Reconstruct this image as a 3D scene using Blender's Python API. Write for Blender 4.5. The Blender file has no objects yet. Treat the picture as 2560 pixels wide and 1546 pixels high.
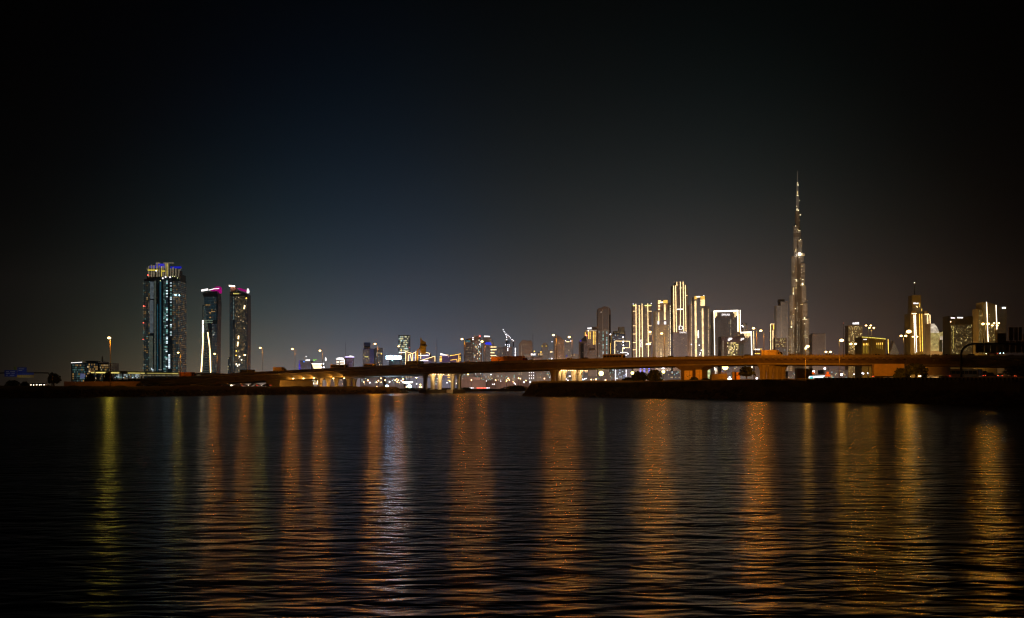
import bpy, math, random
import numpy as np
from mathutils import Vector, Matrix

# ------------------------------------------------------------------ camera, sky, moon, exposure
SC = bpy.context.scene
COL = SC.collection
rnd = random.Random(7)
F, CX, HY, H = 2987.0, 1280.0, 970.0, 3.0      # focal length in photo pixels, horizon line, eye height in metres
cam_d = bpy.data.cameras.new('camera')
cam_d.sensor_width = 36.0
cam_d.lens = 36.0 * F / 2560.0
cam_d.shift_y = (HY - 773.0) / 2560.0
cam_d.clip_start = 0.5
cam_d.clip_end = 60000
cam = bpy.data.objects.new('camera', cam_d)
COL.objects.link(cam)
cam.location = (0, 0, H)
cam.rotation_euler = (math.pi / 2, 0, 0)
SC.camera = cam
SC.render.engine = 'CYCLES'
SC.view_settings.view_transform = 'Standard'
SC.view_settings.look = 'None'
SC.view_settings.exposure = 0.0
SC.view_settings.gamma = 1.0
SC.view_settings.use_curve_mapping = False
cy = SC.cycles
cy.use_denoising = True
cy.denoiser = 'OPENIMAGEDENOISE'
cy.denoising_input_passes = 'RGB_ALBEDO_NORMAL'
cy.denoising_prefilter = 'ACCURATE'
cy.max_bounces = 5
cy.diffuse_bounces = 2
cy.glossy_bounces = 2
cy.transmission_bounces = 2
cy.volume_bounces = 0
cy.use_light_tree = True
cy.sample_clamp_indirect = 2.5
cy.sample_clamp_direct = 14.0
cy.caustics_reflective = True
cy.filter_width = 1.25

world = bpy.data.worlds.new('World')
SC.world = world
world.use_nodes = True
wt = world.node_tree
wn, wl = wt.nodes, wt.links
wn.clear()

def WM(op, a, b=None, c=None):
    n = wn.new('ShaderNodeMath'); n.operation = op
    for i, v in enumerate((a, b, c)):
        if v is None: continue
        if isinstance(v, (int, float)): n.inputs[i].default_value = v
        else: wl.new(v, n.inputs[i])
    return n.outputs[0]

# night sky over a hazy city: light pollution that fades with height and away from the city centre
tc = wn.new('ShaderNodeTexCoord')
sep = wn.new('ShaderNodeSeparateXYZ')
wl.new(tc.outputs['Generated'], sep.inputs[0])
az = WM('ARCTAN2', sep.outputs[0], sep.outputs[1])
el = WM('ARCSINE', sep.outputs[2])
elp = WM('MAXIMUM', el, 0.0)
def gauss(center, sigma, src):
    d = WM('DIVIDE', WM('SUBTRACT', src, center), sigma)
    return WM('EXPONENT', WM('MULTIPLY', WM('MULTIPLY', d, d), -1.0))
def expfall(scale): return WM('EXPONENT', WM('MULTIPLY', elp, -1.0 / scale))
R = math.radians
lobes = [
    (R(-22), R(7), R(1.5), (0.0, 0.00036, 0.00261), 1.0),
    (R(-22), R(7), R(2.7), (0.0, 0.0, 0.0004), 1.0),
    (R(-11), R(7), R(1.5), (0.27107, 0.00771, 0.0), 1.0),
    (R(-11), R(7), R(2.7), (0.03401, 0.18709, 0.00646), 1.0),
    (R(-11), R(7), R(3.9), (0.0, 0.0, 0.07773), 1.0),
    (R(-5.5), R(7), R(2.7), (0.06441, 0.0, 0.0), 1.0),
    (R(-5.5), R(7), R(3.9), (2e-05, 0.07034, 0.21528), 1.0),
    (R(-5.5), R(7), R(5.4), (0.0, 0.00762, 0.0), 1.0),
    (R(0), R(7), R(3.9), (0.05527, 0.06215, 0.0), 1.0),
    (R(0), R(7), R(5.4), (0.0, 0.0, 0.00573), 1.0),
    (R(5.5), R(7), R(2.7), (0.07462, 0.001, 0.0), 1.0),
    (R(5.5), R(7), R(3.9), (0.03308, 0.08298, 0.12082), 1.0),
    (R(11), R(7), R(2.7), (0.25503, 0.02498, 0.0), 1.0),
    (R(11), R(7), R(3.9), (0.0, 0.11072, 0.09446), 1.0),
    (R(11), R(7), R(5.4), (0.0, 0.0, 0.00365), 1.0),
]
cur = None
for (c, s, h, colr, st) in lobes:
    f = WM('MULTIPLY', WM('MULTIPLY', gauss(c, s, az), expfall(h)), st)
    vm = wn.new('ShaderNodeVectorMath'); vm.operation = 'SCALE'
    vm.inputs[0].default_value = colr
    wl.new(f, vm.inputs['Scale'])
    if cur is None: cur = vm.outputs[0]
    else:
        ad = wn.new('ShaderNodeVectorMath'); ad.operation = 'ADD'
        wl.new(cur, ad.inputs[0]); wl.new(vm.outputs[0], ad.inputs[1]); cur = ad.outputs[0]
# uneven haze, very soft
ns = wn.new('ShaderNodeTexNoise'); ns.inputs['Scale'].default_value = 2.6; ns.inputs['Detail'].default_value = 2.0
wl.new(tc.outputs['Generated'], ns.inputs['Vector'])
mod = WM('MULTIPLY_ADD', ns.outputs[0], 0.40, 0.80)
vs = wn.new('ShaderNodeVectorMath'); vs.operation = 'SCALE'
wl.new(cur, vs.inputs[0]); wl.new(mod, vs.inputs['Scale'])
bgg = wn.new('ShaderNodeBackground'); wl.new(vs.outputs[0], bgg.inputs[0]); bgg.inputs[1].default_value = 1.0
sky = wn.new('ShaderNodeTexSky'); sky.sky_type = 'NISHITA'; sky.sun_disc = False
sky.sun_elevation = R(-6.0); sky.sun_rotation = R(200.0)
bgs = wn.new('ShaderNodeBackground'); wl.new(sky.outputs[0], bgs.inputs[0]); bgs.inputs[1].default_value = 0.0004
ads = wn.new('ShaderNodeAddShader'); wl.new(bgg.outputs[0], ads.inputs[0]); wl.new(bgs.outputs[0], ads.inputs[1])
wo = wn.new('ShaderNodeOutputWorld'); wl.new(ads.outputs[0], wo.inputs[0])

fill_sun_d = bpy.data.lights.new('faint_fill_sun', 'SUN')  # weak bluish sun added as overall fill
fill_sun_d.energy = 0.004; fill_sun_d.angle = R(0.5); fill_sun_d.color = (0.85, 0.92, 1.0)
fill_sun = bpy.data.objects.new('faint_fill_sun', fill_sun_d); COL.objects.link(fill_sun)
fill_sun.rotation_euler = (R(50), 0, R(20))

# ------------------------------------------------------------------ helpers
def P(px, py, Y): return Vector(((px - CX) * Y / F, Y, H + (HY - py) * Y / F))
def Wx(px, Y): return (px - CX) * Y / F
def Wz(py, Y): return H + (HY - py) * Y / F
def interp(x, tab):
    xs = [t[0] for t in tab]; ys = [t[1] for t in tab]
    return float(np.interp(x, xs, ys))

MATS = {}
def mat(name, base, rough=0.7, metallic=0.0, scale=0.5, var=0.35, bump=0.0, coat=0.0):
    if name in MATS: return MATS[name]
    m = bpy.data.materials.new(name); m.use_nodes = True
    nt = m.node_tree; b = nt.nodes['Principled BSDF']
    t = nt.nodes.new('ShaderNodeTexCoord')
    n = nt.nodes.new('ShaderNodeTexNoise'); n.inputs['Scale'].default_value = scale; n.inputs['Detail'].default_value = 6
    nt.links.new(t.outputs['Object'], n.inputs['Vector'])
    r = nt.nodes.new('ShaderNodeValToRGB')
    lo = [c * (1 - var) for c in base]; hi = [min(1, c * (1 + var)) for c in base]
    r.color_ramp.elements[0].position = 0.3; r.color_ramp.elements[1].position = 0.7
    r.color_ramp.elements[0].color = (*lo, 1); r.color_ramp.elements[1].color = (*hi, 1)
    nt.links.new(n.outputs[0], r.inputs[0]); nt.links.new(r.outputs[0], b.inputs['Base Color'])
    b.inputs['Roughness'].default_value = rough
    b.inputs['Metallic'].default_value = metallic
    if coat: b.inputs['Coat Weight'].default_value = coat
    if bump:
        bp = nt.nodes.new('ShaderNodeBump'); bp.inputs['Strength'].default_value = bump; bp.inputs['Distance'].default_value = 0.2
        nt.links.new(n.outputs[0], bp.inputs['Height']); nt.links.new(bp.outputs[0], b.inputs['Normal'])
    MATS[name] = m
    return m
def emis(name, colr, strength, sample=True, vary=0.0):
    if name in MATS: return MATS[name]
    m = bpy.data.materials.new(name); m.use_nodes = True
    nt = m.node_tree; nt.nodes.clear()
    e = nt.nodes.new('ShaderNodeEmission'); o = nt.nodes.new('ShaderNodeOutputMaterial')
    e.inputs[0].default_value = (*colr, 1); e.inputs[1].default_value = strength
    if vary:
        t = nt.nodes.new('ShaderNodeTexCoord'); n = nt.nodes.new('ShaderNodeTexNoise'); n.inputs['Scale'].default_value = 0.2
        nt.links.new(t.outputs['Object'], n.inputs['Vector'])
        mr = nt.nodes.new('ShaderNodeMapRange'); mr.inputs[1].default_value = .3; mr.inputs[2].default_value = .7
        mr.inputs[3].default_value = strength * (1 - vary); mr.inputs[4].default_value = strength * (1 + vary)
        nt.links.new(n.outputs[0], mr.inputs[0]); nt.links.new(mr.outputs[0], e.inputs[1])
    nt.links.new(e.outputs[0], o.inputs[0])
    try: m.cycles.emission_sampling = 'AUTO' if sample else 'NONE'
    except Exception: pass
    MATS[name] = m
    return m
def wash(name, c, st): return mat(name, tuple(min(.6, v * st * 3.0) for v in c), .6, scale=.06, var=.25)  # wall colour with the light wash on it painted in
def emis_attr(name, strength):
    m = bpy.data.materials.new(name); m.use_nodes = True
    nt = m.node_tree; nt.nodes.clear()
    a = nt.nodes.new('ShaderNodeAttribute'); a.attribute_name = 'lit'
    e = nt.nodes.new('ShaderNodeEmission'); e.inputs[1].default_value = strength
    g = nt.nodes.new('ShaderNodeBsdfGlossy'); g.inputs['Roughness'].default_value = 0.15; g.inputs[0].default_value = (.25, .27, .3, 1)
    df = nt.nodes.new('ShaderNodeBsdfDiffuse'); df.inputs[0].default_value = (.13, .125, .12, 1)
    a2 = nt.nodes.new('ShaderNodeAddShader'); nt.links.new(df.outputs[0], a2.inputs[0]); nt.links.new(g.outputs[0], a2.inputs[1])
    ad = nt.nodes.new('ShaderNodeAddShader')
    o = nt.nodes.new('ShaderNodeOutputMaterial')
    nt.links.new(a.outputs['Color'], e.inputs[0]); nt.links.new(e.outputs[0], ad.inputs[0]); nt.links.new(a2.outputs[0], ad.inputs[1])
    nt.links.new(ad.outputs[0], o.inputs[0])
    m.cycles.emission_sampling = 'NONE'
    MATS[name] = m
    return m

class MB:
    """collects boxes, quads, prisms and tubes, builds them as one mesh object"""
    def __init__(s): s.v = []; s.f = []; s.c = []; s.cur = None
    def add(s, vs, fs):
        o = len(s.v); s.v.extend(tuple(v) for v in vs); s.f.extend(tuple(i + o for i in f) for f in fs)
        s.c.extend([s.cur] * len(fs)); return s
    def box(s, x0, x1, y0, y1, z0, z1):
        return s.add([(x0,y0,z0),(x1,y0,z0),(x1,y1,z0),(x0,y1,z0),(x0,y0,z1),(x1,y0,z1),(x1,y1,z1),(x0,y1,z1)],
              [(0,3,2,1),(4,5,6,7),(0,1,5,4),(1,2,6,5),(2,3,7,6),(3,0,4,7)])
    def quad(s, a, b, c, d): return s.add([a, b, c, d], [(0, 1, 2, 3)])
    def prism(s, pts, z0, z1, top=None):
        n = len(pts); top = top or pts
        vs = [(x, y, z0) for x, y in pts] + [(x, y, z1) for x, y in top]
        return s.add(vs, [tuple(range(n))[::-1], tuple(range(n, 2 * n))] + [(i, (i+1) % n, n + (i+1) % n, n + i) for i in range(n)])
    def side(s, pts, y0, y1):
        """outline in x,z extruded along y"""
        n = len(pts)
        vs = [(x, y0, z) for x, z in pts] + [(x, y1, z) for x, z in pts]
        return s.add(vs, [tuple(range(n)), tuple(range(n, 2 * n))[::-1]] + [(i, n + i, n + (i+1) % n, (i+1) % n) for i in range(n)])
    def cyl(s, x, y, r, z0, z1, n=12, r2=None):
        r2 = r if r2 is None else r2
        a = [(x + r * math.cos(t), y + r * math.sin(t)) for t in [2 * math.pi * i / n for i in range(n)]]
        b = [(x + r2 * math.cos(t), y + r2 * math.sin(t)) for t in [2 * math.pi * i / n for i in range(n)]]
        return s.prism(a, z0, z1, b)
    def tube(s, pts, r, n=6, r2=None):
        pts = [Vector(p) for p in pts]; k = len(pts); r2 = r if r2 is None else r2
        vs = []; fs = []
        for i, p in enumerate(pts):
            d = (pts[min(i+1, k-1)] - pts[max(i-1, 0)]).normalized()
            u = d.cross(Vector((0, 1, 0)) if abs(d.y) < .9 else Vector((1, 0, 0))).normalized(); w = d.cross(u)
            rr = r + (r2 - r) * i / max(1, k - 1)
            for j in range(n):
                t = 2 * math.pi * j / n
                vs.append(p + u * rr * math.cos(t) + w * rr * math.sin(t))
        for i in range(k - 1):
            for j in range(n):
                fs.append((i*n + j, i*n + (j+1) % n, (i+1)*n + (j+1) % n, (i+1)*n + j))
        fs.append(tuple(range(n))[::-1]); fs.append(tuple((k-1)*n + j for j in range(n)))
        return s.add(vs, fs)
    def ball(s, x, y, z, r, seg=8, rings=5, sz=1.0):
        vs = [(x, y, z - r * sz)]
        for i in range(1, rings):
            a = math.pi * i / rings
            for j in range(seg):
                t = 2 * math.pi * j / seg
                vs.append((x + r * math.sin(a) * math.cos(t), y + r * math.sin(a) * math.sin(t), z - r * sz * math.cos(a)))
        vs.append((x, y, z + r * sz)); top = len(vs) - 1; fs = []
        for j in range(seg): fs.append((0, 1 + (j+1) % seg, 1 + j))
        for i in range(rings - 2):
            for j in range(seg):
                a = 1 + i * seg; fs.append((a + j, a + (j+1) % seg, a + seg + (j+1) % seg, a + seg + j))
        a = 1 + (rings - 2) * seg
        for j in range(seg): fs.append((a + j, a + (j+1) % seg, top))
        return s.add(vs, fs)
    def build(s, name, m, parent=None, kind=None, label=None, loc=None, smooth=False):
        if not s.f: return None
        me = bpy.data.meshes.new(name); me.from_pydata(s.v, [], s.f)
        if s.c and s.c[0] is not None:
            at = me.color_attributes.new('lit', 'FLOAT_COLOR', 'CORNER')
            arr = []
            for f, c in zip(s.f, s.c): arr.extend([c[0], c[1], c[2], 1.0] * len(f))
            at.data.foreach_set('color', arr)
        if smooth: me.polygons.foreach_set('use_smooth', [True] * len(me.polygons))
        me.materials.append(m); me.update()
        return link(name, me, parent, kind, label, loc)
def link(name, me, parent=None, kind=None, label=None, loc=None):
    o = bpy.data.objects.new(name, me); COL.objects.link(o)
    if parent is not None: o.parent = parent
    if kind: o['kind'] = kind
    if label: o['label'] = label
    if loc is not None: o.location = loc
    return o
def thing(name, label, cat, loc=(0, 0, 0), rz=0.0, group=None):
    o = bpy.data.objects.new(name, None); COL.objects.link(o)
    o.location = loc; o.rotation_euler = (0, 0, rz); o['label'] = label; o['category'] = cat
    if group: o['group'] = group
    return o
def tag(o, label, cat, group=None):
    o['label'] = label; o['category'] = cat
    if group: o['group'] = group
    return o
def dup(root, loc, rz=0.0, label=None, group=None, scale=None):
    r = root.copy(); COL.objects.link(r); r.location = loc; r.rotation_euler = (0, 0, rz)
    if label: r['label'] = label
    if group: r['group'] = group
    if scale: r.scale = scale
    for ch in list(root.children):
        c = ch.copy(); COL.objects.link(c); c.parent = r
        for g in ch.children:
            d = g.copy(); COL.objects.link(d); d.parent = c
    return r
TXT = {}
def text_mesh(s, extrude=0.1):
    cu = bpy.data.curves.new('lettering', 'FONT'); cu.body = s; cu.extrude = extrude; cu.resolution_u = 3
    cu.align_x = 'CENTER'; cu.align_y = 'CENTER'
    o = bpy.data.objects.new('lettering_tmp', cu); COL.objects.link(o)
    dg = bpy.context.evaluated_depsgraph_get()
    me = bpy.data.meshes.new_from_object(o.evaluated_get(dg))
    bpy.data.objects.remove(o); bpy.data.curves.remove(cu)
    return me

# ------------------------------------------------------------------ materials
M_conc = mat('weathered_concrete', (.22, .18, .14), .8, scale=.25, var=.25, bump=.2)
M_quay = mat('dark_quay_concrete', (.085, .08, .075), .9, scale=.3, var=.4, bump=.3)  # darker concrete tone used for the quay wall
M_conc2 = mat('pale_concrete', (.42, .39, .34), .75, scale=.4, var=.2)
M_dark = mat('dark_metal', (.05, .05, .055), .5, .6, scale=2)
M_asph = mat('asphalt', (.05, .05, .05), .85, scale=1.5, bump=.2)
M_galv = mat('galvanised_steel', (.45, .45, .44), .35, .8, scale=1.2, var=.15)
M_rock = mat('rock', (.09, .08, .07), .9, scale=.35, var=.5, bump=.6)
M_soil = mat('soil', (.10, .075, .05), .95, scale=.08, var=.5, bump=.4)
M_wall = mat('tower_cladding', (.20, .18, .17), .5, scale=.05, var=.25)
M_wallb = mat('blue_glass_cladding', (.07, .10, .13), .2, .3, scale=.05, var=.3)
M_wallc = mat('brown_stone_cladding', (.26, .19, .15), .6, scale=.05, var=.25)
M_glass = mat('dark_glass', (.03, .035, .04), .08, scale=1, var=.1)
M_leaf = mat('leaves', (.045, .07, .025), .7, scale=1.5, var=.5)
M_bark = mat('bark', (.10, .07, .05), .9, scale=3, var=.4, bump=.5)
M_white = mat('white_paint', (.75, .74, .70), .4, scale=1, var=.08, coat=.3)
M_cream = mat('cream_paint', (.62, .52, .36), .45, scale=1, var=.1, coat=.3)
M_black = mat('black_paint', (.025, .025, .028), .3, scale=1, var=.2, coat=.5)
M_bluep = mat('blue_paint', (.03, .08, .35), .4, scale=1, var=.2, coat=.3)
M_redp = mat('red_paint', (.40, .04, .03), .4, scale=1, var=.15, coat=.3)
M_signb = mat('blue_sign_face', (.02, .05, .38), .5, scale=2, var=.2)
M_signy = mat('yellow_sign_face', (.55, .33, .04), .5, scale=2, var=.2)
M_rub = mat('tyre_rubber', (.02, .02, .02), .9, scale=4)
M_orangep = mat('orange_container_paint', (.55, .25, .07), .6, scale=.6, var=.2)
M_matw = mat('chalky_white_paint', (.40, .39, .37), 1.0, scale=2, var=.3); M_matk = mat('chalky_black_paint', (.03, .03, .03), 1.0, scale=2, var=.3)
for _m in (M_matw, M_matk): _m.node_tree.nodes['Principled BSDF'].inputs['Specular IOR Level'].default_value = .05
M_win = emis_attr('lit_window_and_facade_glow', 1.0)  # lit windows, plus facade and haze brightness put into dim panes

E_sodd = emis('far_sodium_lamp_glow', (1.0, .55, .22), 9, False)
E_wht = emis('white_lamp_glow', (.95, .90, .95), 4, False)
E_flood = emis('white_floodlight_glow', (.5, .78, 1.0), 260)
E_led = emis('warm_led_strip_glow', (1.0, .70, .32), 4.2, False, vary=.25)
E_ledw = emis('white_led_strip_glow', (1.0, .88, .68), 4.5, False)
E_gold = emis('gold_led_strip_glow', (1.0, .58, .09), 2.8, False, vary=.25)
E_sign = emis('white_sign_glow', (1.0, .93, .9), 1.7, False)
E_signhot = emis('bright_blue_white_sign_glow', (.46, .74, 1.0), 36.0)
E_blue = emis('blue_crown_glow', (.02, .03, 1.0), .42, False)
E_blue2 = emis('violet_blue_glow', (.06, .05, .8), .6, False)
E_mag = emis('magenta_glow', (.75, .0, .35), .42, False)
E_red = emis('red_beacon_glow', (1.0, .10, .06), 9.0, False)
E_org = emis('orange_window_glow', (1.0, .35, .08), .8, False)
E_head = emis('headlight_glow', (1.0, .85, .6), 45, False)
E_headb = emis('cold_headlight_glow', (.55, .8, 1.0), 50, False)
E_tail = emis('tail_light_glow', (1.0, .06, .02), 6, False)
E_crown = emis('floodlit_crown_glow', (1.0, .75, .30), .45, False, vary=.4)
E_roof = emis('yellow_roof_glow', (.95, .75, .12), 1.1, vary=.4)

WARM, AMB, COOL, TEAL, WHT = (1, .72, .36), (1, .55, .16), (.75, .92, 1), (.35, .78, .72), (1, .95, .85)
# ------------------------------------------------------------------ water
def water_material():
    m = bpy.data.materials.new('water'); m.use_nodes = True
    nt = m.node_tree; L = nt.links; nt.nodes.clear()
    t = nt.nodes.new('ShaderNodeTexCoord')
    prev = None
    # wind patches: ripples swell and die down over tens of metres
    wp = nt.nodes.new('ShaderNodeTexNoise'); wp.inputs['Scale'].default_value = .055; wp.inputs['Detail'].default_value = 3
    L.new(t.outputs['Object'], wp.inputs['Vector'])
    wr = nt.nodes.new('ShaderNodeMapRange'); wr.inputs[1].default_value = .35; wr.inputs[2].default_value = .65; wr.inputs[3].default_value = .55; wr.inputs[4].default_value = 1.0
    L.new(wp.outputs[0], wr.inputs[0])
    for (sx, sy, sc, dist, det, rot) in ((.50, 1.0, 1.95, .092, 2, 7), (.50, 1.0, .72, .115, 2, -11), (.6, 1.0, .2, .07, 1, 14)):
        mp = nt.nodes.new('ShaderNodeMapping'); mp.inputs['Scale'].default_value = (sx, sy, 1); mp.inputs['Rotation'].default_value = (0, 0, R(rot))
        L.new(t.outputs['Object'], mp.inputs['Vector'])
        n = nt.nodes.new('ShaderNodeTexNoise'); n.inputs['Scale'].default_value = sc; n.inputs['Detail'].default_value = det
        n.inputs['Distortion'].default_value = .4
        L.new(mp.outputs[0], n.inputs['Vector'])
        bp = nt.nodes.new('ShaderNodeBump'); bp.inputs['Strength'].default_value = 1.0; bp.inputs['Distance'].default_value = dist * 1.15
        L.new(n.outputs[0], bp.inputs['Height']); L.new(wr.outputs[0], bp.inputs['Strength'])
        if prev: L.new(prev, bp.inputs['Normal'])
        prev = bp.outputs[0]
    fr = nt.nodes.new('ShaderNodeFresnel'); fr.inputs['IOR'].default_value = 1.333; L.new(prev, fr.inputs['Normal'])
    g = nt.nodes.new('ShaderNodeBsdfGlossy'); g.inputs['Color'].default_value = (.47, .485, .52, 1); g.inputs['Roughness'].default_value = .20; L.new(prev, g.inputs['Normal'])
    d = nt.nodes.new('ShaderNodeBsdfDiffuse'); d.inputs['Color'].default_value = (.004, .007, .008, 1)
    mx = nt.nodes.new('ShaderNodeMixShader'); L.new(fr.outputs[0], mx.inputs[0]); L.new(d.outputs[0], mx.inputs[1]); L.new(g.outputs[0], mx.inputs[2])
    o = nt.nodes.new('ShaderNodeOutputMaterial'); L.new(mx.outputs[0], o.inputs[0])
    return m
w = MB(); w.quad((-4500, -40, 0), (4500, -40, 0), (4500, 1600, 0), (-4500, 1600, 0))
w.build('water', water_material(), kind='structure')

# ------------------------------------------------------------------ land
def loft(rows, name, m, kind='structure', parent=None, smooth=True):
    nr, nc = len(rows), len(rows[0]); b = MB()
    b.add([p for r in rows for p in r], [(i*nc + j, i*nc + j + 1, (i+1)*nc + j + 1, (i+1)*nc + j) for i in range(nr-1) for j in range(nc-1)])
    return b.build(name, m, parent=parent, kind=kind, smooth=smooth)
LSH = [(-1400, 250), (-300, 320), (0, 350), (200, 373), (400, 425), (640, 497), (800, 535), (950, 610), (1000, 660), (1012, 700)]
def zl(px, Y):   # height of the left land
    s = interp(px, LSH); return min(3.6, -1 + (Y - s) * .45) if Y < s + 10 else 3.6
rows = []
for px in list(range(-1400, 0, 60)) + list(range(0, 1013, 11)) + [1012]:
    s = interp(px, LSH); r = []
    for k, (dy, z) in enumerate([(-3, -1.2), (0, -.05), (1.5, .7), (4, 1.5), (7, 2.3), (12, 3.2), (20, 3.6), (60, 3.6), (160, 3.6), (300, 3.5), (1100 - s, 2.2)]):
        j = rnd.uniform(-1, 1)
        if px > 1000: z = min(z, 2.4)
        r.append((Wx(px, s + dy) , s + dy + (j * .8 if 0 < k < 6 else 0), z + (j * .25 if 1 < k < 7 else 0)))
    rows.append(r)
rows.append([(p[0] + 4, p[1], -1.2) for p in rows[-1]])
loft(rows, 'left_bank', M_soil)

RSH = [(1326, 455), (1340, 428), (1560, 378), (1900, 299), (2250, 240), (2560, 187), (2750, 168), (3600, 120)]
ZP = [(1326, 4.85), (1560, 4.65), (1900, 5.1), (2030, 4.8), (2250, 4.5), (2560, 4.05), (3600, 4.0)]
rows = []
pxs = list(range(1330, 2800, 12)) + list(range(2800, 3600, 80))
for px in pxs:
    s = interp(px, RSH); zp = interp(px, ZP); r = []
    for k, (dy, z) in enumerate([(-2, -1.2), (0, -.05), (1.2, .8), (2.6, 1.6), (4.2, 2.4), (5.2, zp - .35), (9, zp - .3), (30, zp), (90, zp + .5), (150, 6.3), (300, 6.6), (420, 6.0), (700, 2.2)]):
        j = rnd.uniform(-1, 1)
        r.append((Wx(px, s + dy), s + dy + (j * .5 if 0 < k < 5 else 0), z + (j * .22 if 1 < k < 5 else 0) + (j * .12 if k > 6 and k < 12 else 0)))
    rows.append(r)
rows.insert(0, [(p[0] - 5, p[1], -1.2) for p in rows[0]])
loft(rows, 'right_bank', M_soil)
def zr(px, Y):
    s = interp(px, RSH); zp = interp(px, ZP)
    return float(np.interp(Y - s, [4, 9, 30, 90, 150, 300, 420, 700], [zp - .35, zp - .3, zp, zp + .5, 6.3, 6.6, 6.0, 2.2]))

# quay wall of separate panels along the right bank, coping on top
qw = thing('quay_wall', 'low dark retaining wall of concrete panels running along the right bank above the rocks', 'wall', (Wx(1340, 432), 432, 0))
off = -qw.location
def along(p0, p1, b, t0, t1, z0, z1):
    """box from p0 to p1 (x,y) with thickness t0..t1 to the far side"""
    d = (Vector(p1) - Vector(p0)); L = d.length; d /= L; n = Vector((-d.y, d.x))
    if n.y < 0: n = -n
    c = [Vector(p0) + n * t0, Vector(p1) + n * t0, Vector(p1) + n * t1, Vector(p0) + n * t1]
    return b.prism([(v.x, v.y) for v in c], z0, z1)
step = 12
for i, px in enumerate(range(1344, 2800, step)):
    s0, s1 = interp(px, RSH) + 4.6, interp(px + step, RSH) + 4.6
    a = (Wx(px, s0), s0); c = (Wx(px + step, s1), s1); a = Vector(a); c = Vector(c); a2 = a + (c - a) * .02; c2 = c - (c - a) * .02
    b = MB(); along(a2, c2, b, 0, .35, 1.9, interp(px, ZP) - .12 - rnd.random() * .04)
    b.build('wall_panel', M_quay, qw, loc=off)
b = MB()
for px in range(1344, 2800, 48):
    s0, s1 = interp(px, RSH) + 4.5, interp(px + 48, RSH) + 4.5
    along((Wx(px, s0), s0), (Wx(px + 48, s1), s1), b, 0, .6, interp(px, ZP) - .12, interp(px, ZP) + .06)
b.build('coping', M_quay, qw, loc=off)
# rocks at the foot of both banks
def rocks(name, tab, p0, p1, n, label):
    b = MB()
    for i in range(n):
        px = rnd.uniform(p0, p1); s = interp(px, tab) + rnd.uniform(-.8, 4.5); r = rnd.uniform(.25, .7)
        z = max(0, (s - interp(px, tab)) * .5)
        k = len(b.v); b.ball(Wx(px, s), s, z, r, 6, 4, .7)
        b.v[k:] = [(x + rnd.uniform(-.3, .3) * r, y + rnd.uniform(-.3, .3) * r, zz + rnd.uniform(-.2, .2) * r) for x, y, zz in b.v[k:]]
    o = b.build(name, M_rock, kind='stuff'); o['label'] = label
rocks('boulders', RSH, 1335, 2700, 1500, 'dark boulders piled at the water line under the right quay wall')
rocks('rubble', LSH, -100, 1005, 900, 'dark rubble stones along the water line of the left bank')

# city ground beyond the creek, reaching the horizon
g = MB(); g.add([(-5000, 975, -1), (5000, 975, -1), (-5000, 1000, 1.9), (5000, 1000, 1.9), (-5000, 9500, 2.2), (5000, 9500, 2.2)], [(0, 1, 3, 2), (2, 3, 5, 4)])
g.build('city_ground', M_soil, kind='structure')
# far embankment behind the channel: a low mound on the opposite shore
def bush_mesh(name, r, h, n=260, leaf=.35, seed=1):
    q = random.Random(seed); b = MB()
    for i in range(n):
        a = q.uniform(0, 6.283); t = q.random() ** .5; zz = q.random()
        rad = r * t * (1 - .55 * zz ** 2) * q.uniform(.7, 1.15)
        c = Vector((rad * math.cos(a), rad * math.sin(a), h * zz * q.uniform(.8, 1.05)))
        u = Vector((q.uniform(-1, 1), q.uniform(-1, 1), q.uniform(-.5, .5))).normalized() * leaf * q.uniform(.6, 1.4)
        w = u.cross(Vector((q.uniform(-1, 1), q.uniform(-1, 1), q.uniform(-1, 1)))).normalized() * leaf * q.uniform(.5, 1.1)
        b.quad(c - u - w, c + u - w * .6, c + u * .8 + w, c - u * .7 + w)
    me = b.build(name, M_leaf); m = me.data; bpy.data.objects.remove(me); return m
BUSH = [bush_mesh('bush_crown', 1, 1, 500, .14, s) for s in range(4)]
def trunk_mesh(h, r):
    b = MB(); b.tube([(0, 0, 0), (.03, .02, h * .5), (-.02, .04, h)], r, 6, r * .5)
    for a in (0, 2.1, 4.2): b.tube([(0, 0, h * .6), (math.cos(a) * h * .25, math.sin(a) * h * .25, h * 1.05)], r * .5, 5, r * .2)
    o = b.build('trunk', M_bark); m = o.data; bpy.data.objects.remove(o); return m
TR = trunk_mesh(1, .07)
def bush(px, Y, wpx, ytop, z0, label, group, k=0, nm='bush'):
    s = Y / F; r = wpx * s / 2; top = Wz(ytop, Y); h = top - z0
    t = thing(nm, label, 'bush' if nm == 'bush' else 'tree', (Wx(px, Y), Y, z0), rnd.uniform(0, 6), group)
    lift = 0 if nm == 'bush' else h * .28
    c = link('crown', BUSH[k % 4], t); c.scale = (r, r, h - lift); c.location = (0, 0, lift)
    if nm != 'bush':
        q = link('trunk', TR, t); q.scale = (h, h, h * .6)
    else:
        q = link('stem', TR, t); q.scale = (h, h, h * .5)
    return t
LB = 'bushes and trees on the left bank'; RB = 'bushes and trees on the right bank'
bush(135, 480, 34, 934, 3.6, 'dark ragged tree at the right end of the sign gantry on the left bank', LB, 0, 'tree')
bush(32, 470, 40, 952, 3.6, 'low dark bush below the blue road signs', LB, 1)
bush(62, 500, 22, 955, 3.6, 'small dark bush left of the approaching headlights', LB, 2)
bush(226, 500, 28, 936, 3.6, 'dark tree in front of the lit office block', LB, 3, 'tree')
bush(270, 520, 24, 932, 3.6, 'dark tree standing at the foot of the tall yellow lamp', LB, 0, 'tree')
bush(304, 540, 22, 950, 3.6, 'dark bush between the tall lamp and the first bridge ramp', LB, 2)
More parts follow.
